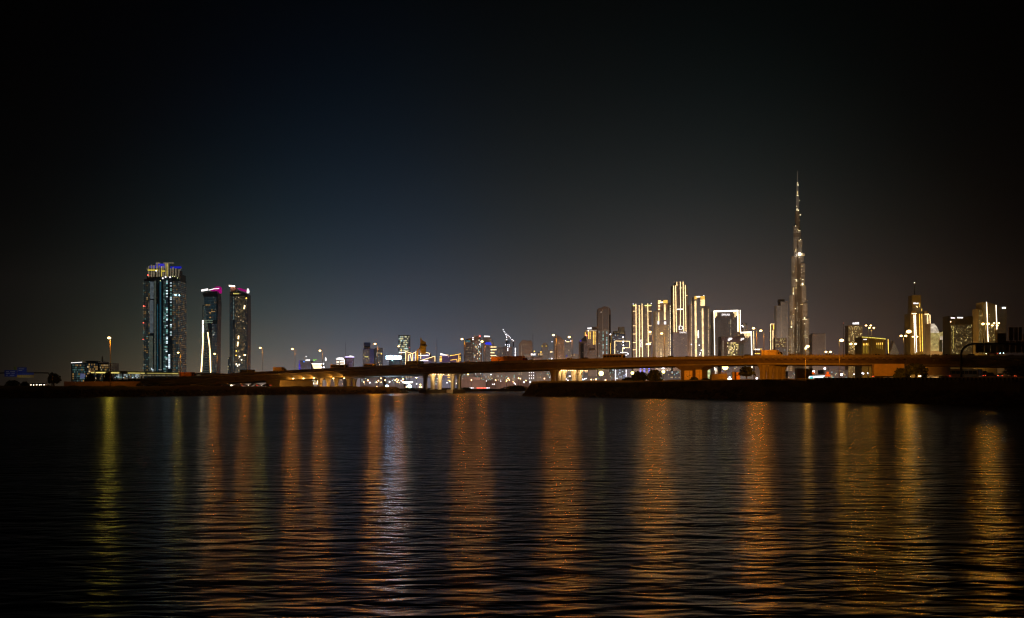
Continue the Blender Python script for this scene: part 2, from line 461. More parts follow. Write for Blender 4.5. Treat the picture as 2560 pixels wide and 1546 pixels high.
bush(330, 560, 26, 948, 3.6, 'dark bush in front of the start of the bridge ramp', LB, 1)
bush(384, 600, 40, 958, 3.6, 'flat wide bush under the bridge ramp', LB, 3)
bush(350, 470, 20, 957, 3.6, 'rounded bush on the slope left of the ramp wall', LB, 2)
bush(1600, 470, 46, 930, 6.1, 'dark reddish bush under the bridge left of the graffitied cabinets', RB, 0)
bush(1636, 480, 40, 926, 6.1, 'taller dark bush beside the wide wall pier', RB, 1)
bush(1570, 450, 30, 944, 5.8, 'low bush at the left end of the right bank shrubs', RB, 2)
bush(1866, 400, 42, 918, 6.0, 'leafy tree lit from behind, left of the four orange columns', RB, 3, 'tree')
bush(1735, 470, 22, 943, 6.0, 'small weed clump in front of the graffitied cabinets', RB, 0)
bush(1765, 470, 26, 946, 6.0, 'low weed clump left of the dark hut', RB, 1)
bush(2290, 380, 60, 910, 6.0, 'wide dark tree behind the white box truck', RB, 2, 'tree')
bush(2252, 380, 34, 922, 6.0, 'dark bush left of the wide dark tree on the right bank', RB, 1)
bush(2545, 330, 70, 912, 5.6, 'big dark tree at the right edge behind the gantry', RB, 0, 'tree')
bush(1290, 1010, 70, 965, 1.6, 'dark wide bush mound on the far shore of the channel', 'bushes on the far shore', 3)
bush(1165, 1005, 30, 969, 1.6, 'dark bush on the far shore beside the bridge pier', 'bushes on the far shore', 1)
bush(1220, 1005, 44, 972, 1.6, 'low dark bush on the far shore in mid channel', 'bushes on the far shore', 0)
bush(1025, 900, 44, 970, 1.6, 'greenish bush lit by white floodlights at the left channel mouth', 'bushes on the far shore', 2)

# ------------------------------------------------------------------ bridge
A0 = Vector((206.0, 480.0, 0)); D = Vector((-.8270, .5622, 0)).normalized(); N = Vector((.5622, .8270, 0)).normalized()
YT = [(230, 953), (330, 948), (400, 944), (500, 939), (640, 930), (800, 922), (940, 915), (1100, 908), (1280, 902), (1450, 897), (1600, 894), (1880, 889), (2200, 888), (2560, 889), (3300, 891)]
YB = [(230, 962), (330, 962), (480, 961), (640, 953), (840, 943), (940, 940), (1100, 932), (1280, 927), (1600, 917), (1880, 912), (2200, 914), (2560, 920), (3300, 934)]
def bp(t, o=0.0):
    v = A0 + D * t + N * o; return v
def pxof(v): return CX + v.x / v.y * F
def t_of(px):     # metres along the bridge where its near edge stands at photo column px
    k = (px - CX) / F; y = 620.0 / (1 + .68 * k); lo, hi = -200, 700
    for _ in range(50):
        m = (lo + hi) / 2
        if pxof(bp(m)) > px: lo = m
        else: hi = m
    return lo
def ztop(t): v = bp(t); return Wz(interp(pxof(v), YT), v.y)
def zbot(t): v = bp(t); return Wz(interp(pxof(v), YB), v.y)
T0, T1 = -110, t_of(235)
bridge = thing('road_bridge', 'long wide concrete road bridge crossing the creek in front of the city, lit orange', 'bridge', A0)
boff = -A0
WD = 38.0
st = [T0 + (T1 - T0) * i / 150 for i in range(151)]
rows = []
for t in st:
    a, zt, zb = bp(t), ztop(t), zbot(t)
    prof = [(0, zt - 1.15), (0, zt - 1.75), (2.6, zt - 2.1), (4.2, zb), (WD - 4.2, zb), (WD - 2.6, zt - 2.1), (WD, zt - 1.75), (WD, zt - 1.15), (WD - .3, zt - 1.1), (.3, zt - 1.1), (0, zt - 1.15)]
    rows.append([(a.x + N.x * o, a.y + N.y * o, z) for o, z in prof])
loft(rows, 'girder', M_conc, kind=None, parent=bridge, smooth=False).location = boff
rows = [[tuple(bp(t, .6) + Vector((0, 0, ztop(t) - 1.09))), tuple(bp(t, WD - .6) + Vector((0, 0, ztop(t) - 1.09)))] for t in st]
loft(rows, 'roadway', M_asph, kind=None, parent=bridge, smooth=False).location = boff
# drip ledge along the foot of the girder
rows = []
for t in st:
    a = bp(t); zb = zbot(t)
    rows.append([(a.x + N.x * o, a.y + N.y * o, z) for o, z in [(3.6, zb + .9), (3.6, zb + .15), (4.6, zb + .15), (4.6, zb + .9), (3.6, zb + .9)]])
loft(rows, 'ledge', M_conc2, kind=None, parent=bridge, smooth=False).location = boff
# coping rails both sides
for o0, nm in ((-.08, 'coping_rail'), (WD - .3, 'coping_rail')):
    rows = []
    for t in st:
        a = bp(t); zt = ztop(t)
        rows.append([(a.x + N.x * o, a.y + N.y * o, z) for o, z in [(o0, zt - .16), (o0, zt), (o0 + .4, zt), (o0 + .4, zt - .16), (o0, zt - .16)]])
    loft(rows, nm, M_conc2, kind=None, parent=bridge, smooth=False).location = boff
# parapet panels, each a piece of its own
PL = 3.5
b = MB(); b.box(-PL/2 + .04, PL/2 - .04, 0, .24, -.98, .0); pp = b.build('parapet_panel', M_conc2)
ppm = pp.data; bpy.data.objects.remove(pp)
rz = math.atan2(-D.y, -D.x)
n = int((T1 - T0) / PL)
for i in range(n):
    t = T0 + PL * (i + .5); v = bp(t)
    s = (ztop(t + .5) - ztop(t - .5))
    for o in (0.0, ):
        p = link('parapet_panel', ppm, bridge); q = bp(t, o)
        p.location = (q.x - A0.x, q.y - A0.y, ztop(t) - .165); p.rotation_euler = (0, math.atan(s), rz)
# far parapet joined (hardly seen)
rows = []
for t in st:
    a = bp(t); zt = ztop(t)
    rows.append([(a.x + N.x * o, a.y + N.y * o, z) for o, z in [(WD - .25, zt - 1.12), (WD - .25, zt - .17), (WD - .02, zt - .17), (WD - .02, zt - 1.12)]])
loft(rows, 'far_parapet', M_conc2, kind=None, parent=bridge, smooth=False).location = boff
# half-round plates standing in for scalloped shadows under the parapet and railing posts on it
pts = [(1.0 * math.cos(a), -1.25 * math.sin(a)) for a in [math.pi * k / 8 for k in range(9)]]
b = MB(); b.side(pts, -.14, .0); br_ = b.build('bracket_or_shadow_scallop', M_conc); brm = br_.data; bpy.data.objects.remove(br_)
b = MB(); b.box(-.22, .22, 0, .2, 0, .42); rp = b.build('railing_post', M_conc2); rpm = rp.data; bpy.data.objects.remove(rp)
def on_bridge(name, me, t, o, z):
    q = bp(t, o); p = link(name, me, bridge); p.location = (q.x - A0.x, q.y - A0.y, z); p.rotation_euler = (0, 0, rz); return p
for k in range(44): 
    t = -10 + k * 2.95; on_bridge('bracket_or_shadow_scallop', brm, t, -.06, ztop(t) - .95)  # each half-disc stands in for a scalloped shadow
for k in range(58):
    t = 26 + k * 1.28; on_bridge('railing_post', rpm, t, .0, ztop(t))
b = MB(); b.box(-PL/2, PL/2, .02, .14, .42, .5); rl = b.build('railing_bar', M_conc2); rlm = rl.data; bpy.data.objects.remove(rl)
for k in range(22):
    t = 26 + k * PL; on_bridge('railing_bar', rlm, t + 1.7, 0, ztop(t + 1.7))

# piers: rows of flared columns across the deck
def column_mesh(h, rx, ry, flute=False, cap=2.0):
    b = MB(); n = 16; vs = []; lev = [(0, 1), (h * .55, 1), (h - 3.4, 1.0), (h - 2.4, 1.08), (h - 1.5, 1.3), (h - .7, 1.65), (h, cap)]
    for z, k in lev:
        for j in range(n):
            a = 2 * math.pi * (j + .5) / n; c, s_ = math.cos(a), math.sin(a)
            f = (abs(c) ** 4 + abs(s_) ** 4) ** -.25
            if flute and j % 2: f *= .86
            vs.append((rx * k * c * f, ry * (1 + (k - 1) * .4) * s_ * f, z))
    fs = [(i*n + j, i*n + (j+1) % n, (i+1)*n + (j+1) % n, (i+1)*n + j) for i in range(len(lev)-1) for j in range(n)]
    fs.append(tuple((len(lev)-1)*n + j for j in range(n))); b.add(vs, fs)
    o = b.build('column', M_conc2); m = o.data; bpy.data.objects.remove(o); return m
def pier(px, offs, zbase, rx=1.15, ry=1.3, flute=False, caps=True, capc=None, m=M_conc):
    t = t_of(px); t -= 0; z1 = zbot(t)
    pr = MB()
    for (o0, o1) in (caps or []):
        c = [bp(t - 2.4, o0), bp(t + 2.4, o0), bp(t + 2.4, o1), bp(t - 2.4, o1)]
        pr.prism([(v.x - A0.x, v.y - A0.y) for v in c], zbase - 3, zbase)
    if not caps:
        c = [bp(t - 1.6, offs[0] - 1.5), bp(t + 1.6, offs[0] - 1.5), bp(t + 1.6, offs[-1] + 1.5), bp(t - 1.6, offs[-1] + 1.5)]
        pr.prism([(v.x - A0.x, v.y - A0.y) for v in c], zbase - 1.2, zbase + .25)
    root = pr.build('pier', m, bridge)
    h = z1 - zbase; me = column_mesh(h - (0 if caps else .25), rx, ry, flute)
    for o in offs:
        q = bp(t, o); c = link('column', me, root); c.location = (q.x - A0.x, q.y - A0.y, zbase + (0 if caps else .25) + .002); c.rotation_euler = (0, 0, rz)
    return t
pier(783, [6, 13, 20, 31, 36], 3.6, .95, 1.1, caps=None)
tm = pier(1052, [4, 10.5, 17, 29, 35], 2.0, .95, 1.1, caps=[(1.5, 20), (26, 38)])
tr = pier(1370, [5, 10, 15, 25.5, 31], 5.3, 1.1, 1.2, caps=None)
pier(1897, [5, 13, 21, 28.5], 6.2, 1.45, 1.6, flute=True, caps=None)
# wide wall pier and left abutment wall
def wallpier(px0, px1, o0, o1, zb, cap):
    ta, tb = t_of(px1), t_of(px0); b = MB(); z1 = zbot((ta + tb) / 2)
    def ring(x, z): return [bp(ta - x, o0), bp(tb + x, o0), bp(tb + x, o1), bp(ta - x, o1)]
    b.prism([(v.x - A0.x, v.y - A0.y) for v in ring(0, 0)], zb - 1, z1 - 2.0)
    b.prism([(v.x - A0.x, v.y - A0.y) for v in ring(0, 0)], z1 - 2.0, z1 + .01, [(v.x - A0.x, v.y - A0.y) for v in ring(cap, 0)])
    b.build('wall_pier', M_conc, bridge)
wallpier(1688, 1733, 6, 16, 5.8, 3.5)
wallpier(650, 684, 5, 34, 3.4, .5)
wallpier(360, 470, 2, 36, 3.0, 0.0)
# lamps slung under the deck; each throws light on the piers
b = MB(); b.cyl(0, 0, .32, -.1, .12, 8); o_ = b.build('lamp_shade', M_dark); hs = o_.data; bpy.data.objects.remove(o_)
def underlamp(px, t, o, dz=.35, e=None, r=.27, beam=0, bdir=(0, 0, -1), col=(1, .6, .22)):
    v = bp(t, o); z = zbot(t) - dz
    q = link('underdeck_lamp', hs, bridge); q.location = (v.x - A0.x, v.y - A0.y, z + dz * .55)
    b = MB(); b.ball(0, 0, 0, r, 8, 5, .8); g = b.build('lamp_globe', e or E_under, q); g.location = (0, 0, -dz * .55 + .0)
    if beam:
        ld = bpy.data.lights.new('lamp_beam', 'SPOT'); ld.energy = beam; ld.color = col; ld.spot_size = R(150); ld.spot_blend = .4; ld.shadow_soft_size = .25
        lo = bpy.data.objects.new('lamp_beam', ld); COL.objects.link(lo); lo.parent = q; lo.location = (0, 0, -dz * .55 - .35); lo.rotation_euler = Vector(bdir).to_track_quat('-Z', 'Y').to_euler()
    if dz > .5:
        s = MB(); s.cyl(0, 0, .05, .1, dz * .5, 5); s.build('hanger', M_dark, q)
E_under = emis('underdeck_lamp_glow', (1.0, .56, .24), 9, False)
for o in (7.5, 9.8, 12.2, 14.6, 17.0, 21.6): underlamp(0, tm - 2.6, o, beam=1400, bdir=(0, .8, -1))
for o in (9, 11, 13.5, 16, 18, 20, 22.5, 28, 30, 32.5, 34.5): underlamp(0, tr - 2.6, o, beam=900, bdir=(0, .8, -1))
E_underb = emis('bright_underdeck_lamp_glow', (1.0, .62, .2), 9, False)
for px, yy in ((724, 947), (749.5, 946.5), (775.5, 946), (824.5, 946.5), (851.5, 946)):
    t = t_of(px); underlamp(px, t, 3.0, zbot(t) - Wz(yy, bp(t).y), E_underb, .42, beam=9000, bdir=(0, 1, -.05), col=(1, .42, .05))
# ------------------------------------------------------------------ street lamps
E_dish = emis('lamp_dish_glow', (1.0, .62, .2), 9, False)
SOD, YEL, NEAR_ = (1.0, .30, .012), (1.0, .38, .012), (1.0, .40, .015)

def lamp(px, py, Y, zbase, label, group, E, arms=1, armdir=None, arm=2.2, size=1.0, r=.13, name='street_lamp', cat='street lamp', lit=True, beam=0, watt=0, spot_dir=(0, 0, -1), spot=150):
    """post with curved arm(s); head centre stands where photo point (px,py) lies at depth Y"""
    zh = Wz(py, Y); ad = Vector(armdir or (0, 1, 0)).normalized()
    hx = Wx(px, Y)
    base = Vector((hx, Y, zbase))
    if arms == 1: base = base - ad * arm
    t = thing(name, label, cat, base, 0, group)
    h = zh - zbase
    b = MB(); b.tube([(0, 0, 0), (0, 0, h + .12)], r * 1.25, 8, r * .6); b.build('post', M_galv, t, smooth=True)
    b = MB(); b.box(-.3, .3, -.3, .3, 0, .35); b.build('base_plate', M_conc, t)
    dirs = [ad] if arms == 1 else [ad, -ad]
    for d in dirs:
        aL = arm if arms == 1 else arm * .75
        b = MB(); b.tube([(0, 0, h - .5), tuple(d * aL * .35 + Vector((0, 0, h + .02))), tuple(d * aL * .8 + Vector((0, 0, h + .18)))], r * .5, 6); b.build('arm', M_galv, t)
        yaw = math.atan2(d.y, d.x)
        b = MB(); b.box(-.55 * size, .55 * size, -.24 * size, .24 * size, 0, .16 * size); hd = b.build('lamp_head', M_galv, t)
        hd.location = tuple(d * aL + Vector((0, 0, h + .06))); hd.rotation_euler = (0, 0, yaw)
        if lit:
            b = MB(); b.ball(0, 0, -.10, .66 * size, 10, 6, .62); b.build('lens', E_dish, hd)
            if beam:      # beam shaped towards viewer and water for the reflections, sparing the deck
                ld = bpy.data.lights.new('lamp_bulb', 'SPOT'); ld.energy = 12.57 * beam; ld.color = E; ld.spot_size = R(128); ld.spot_blend = .35; ld.shadow_soft_size = .40 * size
                lo = bpy.data.objects.new('lamp_bulb', ld); COL.objects.link(lo); lo.parent = t
                lo.location = tuple(d * aL + Vector((0, 0, h - .80 * size))); lo.rotation_euler = Vector((-base.x * .5, -base.y, -.22 * base.y)).to_track_quat('-Z', 'Y').to_euler()
            if watt:      # beam along spot_dir; the right-bank ones are added to light the girder
                ld = bpy.data.lights.new('lamp_beam', 'SPOT'); ld.energy = watt; ld.color = (1.0, .27, .008); ld.spot_size = R(spot); ld.spot_blend = .5; ld.shadow_soft_size = .3
                lo = bpy.data.objects.new('lamp_beam', ld); COL.objects.link(lo); lo.parent = t
                lo.location = tuple(d * aL + Vector((0, 0, h - .55))); lo.rotation_euler = Vector(spot_dir).to_track_quat('-Z', 'Y').to_euler()
    return t
L1 = 'sodium street lamps along the bridge deck'
dk = lambda px: ztop(t_of(px)) - 1.1
def deck_lamp(px, py, label, E=None, arms=1, o=.35, size=1.0, grp=L1):
    t = t_of(px); ad = (D * .7 - N * .7); v = bp(t, o) + ad * 1.5
    return lamp(px, py, v.y, ztop(t) - 1.1, label, grp, E or SOD, 1, tuple(ad), 1.5, size, beam=(900 if E is None else 130) * size, watt=6500, spot_dir=tuple(N * .62 + Vector((0, 0, -1))), spot=96)
C_pale = (1.0, .70, .08)
deck_lamp(445.5, 882, 'pale yellow street lamp just right of the tall cyan-lit tower', C_pale)
deck_lamp(536.5, 885, 'orange street lamp in front of the twin tower with the two lit edges')
deck_lamp(612, 888, 'orange street lamp in front of the right twin tower, left of a bus')
deck_lamp(650.7, 870, 'yellow street lamp on a thin dark pole right of the twin towers', C_pale)
deck_lamp(731, 873, 'orange street lamp standing alone against the sky over the left ramp')
deck_lamp(800, 877, 'orange street lamp behind the low striped building with the round lamps')
deck_lamp(937.5, 860, 'orange street lamp between the blue tower and the pale green tower')
deck_lamp(996.7, 866, 'small orange street lamp left of the golden sign gantry', size=.8)
deck_lamp(1155, 848, 'orange street lamp at the left side of the brown apartment tower')
deck_lamp(1205.5, 854, 'orange street lamp at the right side of the brown apartment tower')
deck_lamp(1383.7, 838, 'orange street lamp at the left side of the rounded reddish tower')
deck_lamp(1423, 843, 'orange street lamp at the right side of the rounded reddish tower')
deck_lamp(1625, 830, 'orange street lamp on the right flank of the tower with four light columns')
deck_lamp(1654, 834, 'orange street lamp in front of the amber tower with two striped fins')
deck_lamp(1884, 821, 'yellow street lamp at the right edge of the low white-framed tower')
deck_lamp(1902, 827, 'yellow street lamp above the delivery truck on the bridge')
L2 = 'twin-headed street lamps behind the right end of the bridge'
def twin(px, py, Y, label, size=1.0, E=None): return lamp(px, py, Y, 7 if Y > 520 else 5, label, L2, E or YEL, 2, (1, .1, 0), 1.6, size, beam=165 * size)
twin(2070.6, 880, 620, 'low wide twin-headed lamp just above the bridge railing')
twin(2133, 860, 620, 'wide twin-headed lamp in front of the speckled tower', 1.1)
twin(2171, 814, 600, 'taller lamp of the close pair above the yellow roof line', .8)
twin(2179, 820, 620, 'lower lamp of the close pair above the yellow roof line', .8)
twin(2258.5, 840, 600, 'wide twin-headed lamp left of the spired tower', 1.05)
twin(2287.6, 842, 640, 'small twin-headed lamp in front of the spired tower', .8)
twin(2464, 810, 540, 'wide twin-headed lamp in front of the left light line of the far right tower', 1.05)
twin(2487, 814, 560, 'small lamp in front of the right light line of the far right tower', .8)
twin(2491, 808, 580, 'small high lamp touching the right light line of the far right tower', .75)
L3 = 'single-armed street lamps on the right bank in front of the bridge'
for px, py, Y, lab in ((2019, 866, 400, 'leftmost single-armed lamp post crossing in front of the orange girder'),
                       (2104, 851, 350, 'middle single-armed lamp post crossing in front of the orange girder'),
                       (2272, 829, 290, 'rightmost single-armed lamp post, tallest in front of the girder')):
    lamp(px, py, Y, 5.3, lab, L3, NEAR_, 1, (1, .15, 0), .75, .95, r=.09, beam=60, watt=190000, spot_dir=(.02, 1, -.05), spot=46)  # narrow level beam added to brighten the bridge girder
lamp(273, 845, 460, 3.6, 'tall yellow-green street lamp standing alone at the far left', None, (1.0, .74, .05), 1, (-1, .3, 0), .5, 1.0, r=.14, beam=80, watt=6000)
L4 = 'unlit masts on the bridge edge'
def mast(px, ytop, label, tipE=None):
    t = t_of(px); v = bp(t, -.25); z0 = ztop(t) - 1.0
    m = thing('mast', label, 'mast', (v.x, v.y, z0), 0, L4); h = Wz(ytop, v.y) - z0
    b = MB(); b.tube([(0, 0, 0), (0, 0, h)], .13, 7, .07); b.build('pole', M_dark, m)
    b = MB(); b.box(-.5, .5, -.35, .25, -.55, -.15); b.build('bracket_or_shadow_scallop', M_conc2, m)
    b = MB(); b.ball(0, 0, h + .12, .16 if tipE else .1, 6, 4); b.build('finial', tipE or M_dark, m)
mast(865, 857, 'thin unlit mast left of the purple-topped round building')
mast(1093, 848, 'thin dark mast between the golden gantry and the gold-roofed building')
mast(1333, 835, 'thin dark mast right of the dark curved-top tower')
mast(1856, 815, 'thin dark mast crossing the white-framed low tower', emis('mast_tip_glow', (1, .95, .9), 12, False))
mast(2109, 809, 'tallest thin dark mast with a faint red tip on the right', emis('dim_red_tip_glow', (1, .25, .12), 2, False))

# ------------------------------------------------------------------ sign gantries
def gantry_bridge():
    t = t_of(1045); v = bp(t, -.3); g = thing('sign_gantry', 'golden lit curved sign gantry with ribbed panels rising from the bridge', 'gantry', (v.x, v.y, ztop(t) - 1.3), 0)
    s = v.y / F; h = (912 - 859) * s
    dx, dy = .62, .78
    def q(o, z): return (N.x * o * .95, N.y * o, z)
    b = MB(); pts = [(0, 0, 0), (0, 0, h - 2.6)] + [(N.x * 2.6 * math.sin(a), N.y * 2.6 * math.sin(a), h - 2.6 + 2.6 * (1 - math.cos(a)) ) for a in (0.4, .8, 1.2, 1.57)]
    pts = [(p[0] + .0, p[1], min(p[2], h)) for p in pts] + [q(8.8, h)]
    b.tube(pts, .38, 8); b.build('mast_arm', M_goldlit, g, smooth=True)
    for k, (o0, o1, z0, z1) in enumerate(((3.2, 4.1, -4.2, 4.0), (4.25, 5.1, -4.4, 2.9), (5.25, 6.1, -4.6, 2.3), (6.25, 7.1, -4.6, 2.0), (7.25, 8.0, -4.6, 1.9))):
        a0, a1 = Vector(q(o0, 0)), Vector(q(o1, 0)); b = MB(); along((a0.x, a0.y), (a1.x, a1.y), b, .42, .6, h + z0, h + z1); b.build('sign_panel', M_goldlit, g)
        b = MB(); a2 = a0 + (a1 - a0) * .12; along((a0.x, a0.y), (a2.x, a2.y), b, -.25, .4, h + z0, h + z1 + .2); b.build('rib', M_goldlit, g)
    b = MB(); a0, a1 = Vector(q(2.9, 0)), Vector(q(8.6, 0)); along((a0.x, a0.y), (a1.x, a1.y), b, -.45, -.27, h - .3, h + .1); b.build('walkway_rail', M_galv, g)
    b = MB(); b.box(.2, 2.9, -.6, .25, -1.5, .2); b.build('plinth', M_goldlit, g)
def _sign_fill(g, loc, d, P_, c=(1, .55, .08)):  # unseen spot added to brighten the gantry panels
    ld = bpy.data.lights.new('sign_fill_light', 'SPOT'); ld.energy = P_; ld.color = c; ld.spot_size = R(120); ld.spot_blend = .5; ld.shadow_soft_size = .2
    lo = bpy.data.objects.new('sign_fill_light', ld); COL.objects.link(lo); lo.parent = g; lo.location = loc; lo.rotation_euler = Vector(d).to_track_quat('-Z', 'Y').to_euler()
M_goldlit = mat('gold_lit_steel', (.60, .40, .10), .45, .2, scale=1.5, var=.2)  # gold of the lamp light put into the steel colour
gantry_bridge()
_g = [o for o in COL.objects if o.name == 'sign_gantry'][0]; _sign_fill(_g, (1.5, -5.5, 4.0), (.25, 1, .75), 2600)
def rgantry():
    Y = 300; g = thing('sign_gantry', 'large dark sign gantry at the right edge with curved post and ribbed panels', 'gantry', (Wx(2403, Y), Y, 5.2), 0)
    s = Y / F; ox = g.location.x
    X = lambda px: Wx(px, Y) - ox
    Z = lambda py: Wz(py, Y) - 5.2
    hb = Z(860)
    b = MB(); pts = [(0, 0, 0), (0, 0, Z(885))] + [(X(2403 + 34 * (1 - math.cos(a))), 0, Z(885) + (hb - Z(885)) * math.sin(a)) for a in (.35, .7, 1.05, 1.35, 1.57)] + [(X(2460), 0, hb), (X(2720), -3, hb)]
    b.tube(pts, .28, 10); b.build('mast_arm', M_dark, g, smooth=True)
    def board(x0, x1, y0, y1, nm='sign_panel'):
        b = MB(); b.box(X(x0), X(x1), -.62, -.5, Z(y1), Z(y0)); b.build(nm, M_panelback, g)
    for i in range(10):
        x0 = 2443 + i * 15.5 if i else 2436
        board(x0 + .5, 2443 + (i + 1) * 15.5 - .5, 863 if i < 4 else 853, 882)
    board(2491, 2512, 834, 862)
    for x0, x1 in ((2520, 2531), (2533, 2542), (2544, 2552)): board(x0, x1, 819, 852)
    for x0, x1 in ((2558, 2574), (2576, 2592)): board(x0, x1, 840, 852)
    for x, y0, y1 in ((2457, 847, 864), (2488, 847, 884), (2442, 862, 883), (2450, 862, 883), (2473, 862, 884), (2496, 834, 884), (2512, 834, 884), (2521, 819, 846), (2526, 835, 884), (2531, 819, 846), (2541, 835, 884), (2551, 819, 846), (2556, 835, 884), (2571, 835, 884), (2586, 835, 884)):
        b = MB(); b.box(X(x) - .09, X(x) + .09, -.5, -.3, Z(y1), Z(y0)); b.build('rib', M_dark, g)
    b = MB(); b.box(X(2436), X(2700), -.3, -.18, Z(866), Z(864)); b.build('walkway_rail', M_dark, g)
    b = MB(); b.box(-.45, .45, -.45, .45, 0, .5); b.build('plinth', M_conc, g)
M_panelback = mat('bare_panel_back', (.16, .11, .08), .6, .3, scale=1, var=.15)
rgantry()
def lgantry():
    Y = 450; g = thing('sign_gantry', 'dark sign gantry on the left bank carrying blue road signs and a yellow strip', 'gantry', (Wx(130, Y), Y, 3.6), 0)
    ox = g.location.x; X = lambda px: Wx(px, Y) - ox; Z = lambda py: Wz(py, Y) - 3.6
    b = MB(); b.tube([(0, 0, 0), (0, 0, Z(940))] + [(X(130 - 9 * math.sin(a)), 0, Z(940) + (Z(933) - Z(940)) * (1 - math.cos(a))) for a in (.5, 1, 1.57)] + [(X(60), 0, Z(932.3)), (X(-60), 0, Z(934))], .22, 8); b.build('mast_arm', M_dark, g, smooth=True)
    for x0, x1, y0, y1, m, lab in ((12.5, 43.5, 926, 942, M_signb, 'large blue road sign board'), (45, 68, 919, 931.5, M_signb, 'raised blue road sign board'), (44.5, 86, 932, 937.5, M_signb, 'long narrow blue sign strip'), (44.5, 86, 938, 944.5, M_signy, 'yellow strip below the blue sign'), (36, 42, 917, 925, mat('green_sign_face', (.18, .22, .03), .5), 'small green sign plate')):
        b = MB(); b.box(X(x0), X(x1), -.5, -.38, Z(y1), Z(y0)); o = b.build('sign_panel', m, g); o['label'] = lab
        b = MB(); b.box(X((x0 + x1) / 2) - .08, X((x0 + x1) / 2) + .08, -.38, -.2, Z(y1), max(Z(y0), Z(932))); b.build('rib', M_dark, g)
    # unreadable lettering bars on the large board
    b = MB()
    for k, (x, y, w_) in enumerate(((16, 929, 8), (27, 929, 12), (16, 933, 11), (30, 933, 8), (16, 938, 5), (26, 938, 11), (48, 922, 14), (48, 926, 9))): b.box(X(x), X(x + w_), -.53, -.5, Z(y + 1.2), Z(y))
    b.build('lettering', M_white, g, kind='stuff')
lgantry()
_g = [o for o in COL.objects if o.get('label', '').startswith('dark sign gantry')][0]; _sign_fill(_g, (-11.5, -7, 2.0), (0, 1, .25), 150, (.9, .95, 1))

# ------------------------------------------------------------------ vehicles
WHM = MB(); WHM.side([(.33 * math.cos(a), .33 * math.sin(a)) for a in [2 * math.pi * k / 12 for k in range(12)]], -.11, .11)
_w = WHM.build('wheel', M_rub); WHEEL = _w.data; bpy.data.objects.remove(_w)
def wheels(t, xs, hw, r=1.0):
    for x in xs:
        for s in (-1, 1):
            o = link('wheel', WHEEL, t); o.location = (x, s * hw, .33 * r); o.scale = (r, 1, r)
def lights(t, xf, xr, hw, z, E=None):
    for s in (-1, 1):
        b = MB(); b.ball(xf, s * hw * .7, z, .13, 6, 4); b.build('headlight', E or E_head, t)
        b = MB(); b.box(xr - .04, xr + .02, s * hw * .75 - .14, s * hw * .75 + .14, z, z + .14); b.build('tail_light', E_tail, t)
def car(m, name='car', suv=False):
    t = thing(name, 'x', 'car'); h = 1.75 if suv else 1.45
    b = MB(); b.side([(-2.2, .35), (-2.25, .8), (-2.05, .98), (-1.2, 1.0), (1.1, .98), (2.0, .8), (2.2, .55), (2.15, .3)], -.88, .88); b.build('body', m, t)
    b = MB(); tp = [(-1.9 if suv else -1.5, .98), (-1.6 if suv else -1.0, h), (.35, h), (1.15, .98)]; b.side(tp, -.72, .72); b.build('roof', m, t)
    for s in (-1, 1):
        b = MB(); y = s * .735; b.side([(-1.55 if suv else -1.15, 1.04), (-1.4 if suv else -.85, h - .1), (.3, h - .1), (.9, 1.04)], min(y, y - s * .02), max(y, y - s * .02)); b.build('side_window', M_glass, t)
    b = MB(); b.add([(1.17, -.64, 1.02), (1.17, .64, 1.02), (.42, .6, h - .06), (.42, -.6, h - .06)], [(0, 1, 2, 3)]); b.build('windscreen', M_glass, t)
    wheels(t, (-1.35, 1.35), .8); lights(t, 2.18, -2.23, .88, .62); return t
def bus(m, L=11.0, hh=3.1, name='bus', E=None):
    t = thing(name, 'x', 'bus'); w_ = 1.25
    b = MB(); b.side([(-L/2, .35), (-L/2, hh - .15), (-L/2 + .2, hh), (L/2 - .5, hh), (L/2 - .05, hh - .5), (L/2, .35)], -w_, w_); b.build('body', m, t)
    n = max(3, int(L / 1.7)); pw = (L - 1.4) / n
    for s in (-1, 1):
        for k in range(n):
            x0 = -L/2 + .5 + k * pw; y = s * (w_ + .012)
            b = MB(); b.box(x0 + .06, x0 + pw - .06, min(y, y - s * .02), max(y, y - s * .02), hh * .48, hh * .82); b.build('side_window', M_glass, t)
    b = MB(); b.box(L/2 - .01, L/2 + .02, -1.1, 1.1, 1.2, hh - .6); b.build('windscreen', M_glass, t)
    wheels(t, (-L/2 + 2.2, L/2 - 2.0), 1.12, 1.45); lights(t, L/2 + .03, -L/2 - .02, w_, .7, E); return t
def truck(m, L=9.0, cabm=None, hh=3.6, name='truck'):
    t = thing(name, 'x', 'truck')
    b = MB(); b.box(-L/2, L/2 - 2.1, -1.22, 1.22, 1.0, hh); b.build('cargo_box', m, t)
    b = MB(); b.box(-L/2, L/2 - .1, -.5, .5, .6, .95); b.build('chassis', M_dark, t)
    c = cabm or m; b = MB(); b.side([(L/2 - 1.95, .6), (L/2 - 1.95, 2.75), (L/2 - .75, 2.75), (L/2 - .15, 1.7), (L/2, .6)], -1.12, 1.12); b.build('cab', c, t)
    b = MB(); b.add([(L/2 - .09, -1, 1.72), (L/2 - .09, 1, 1.72), (L/2 - .68, 1, 2.62), (L/2 - .68, -1, 2.62)], [(0, 1, 2, 3)]); b.build('windscreen', M_glass, t)
    for s in (-1, 1):
        b = MB(); y = s * 1.135; b.box(L/2 - 1.6, L/2 - .85, min(y, y - s * .02), max(y, y - s * .02), 1.75, 2.5); b.build('side_window', M_glass, t)
    wheels(t, (-L/2 + 1.4, -L/2 + 2.5, L/2 - 1.2), 1.05, 1.5); lights(t, L/2, -L/2, 1.1, .8); return t
VB = 'vehicles driving on the bridge'
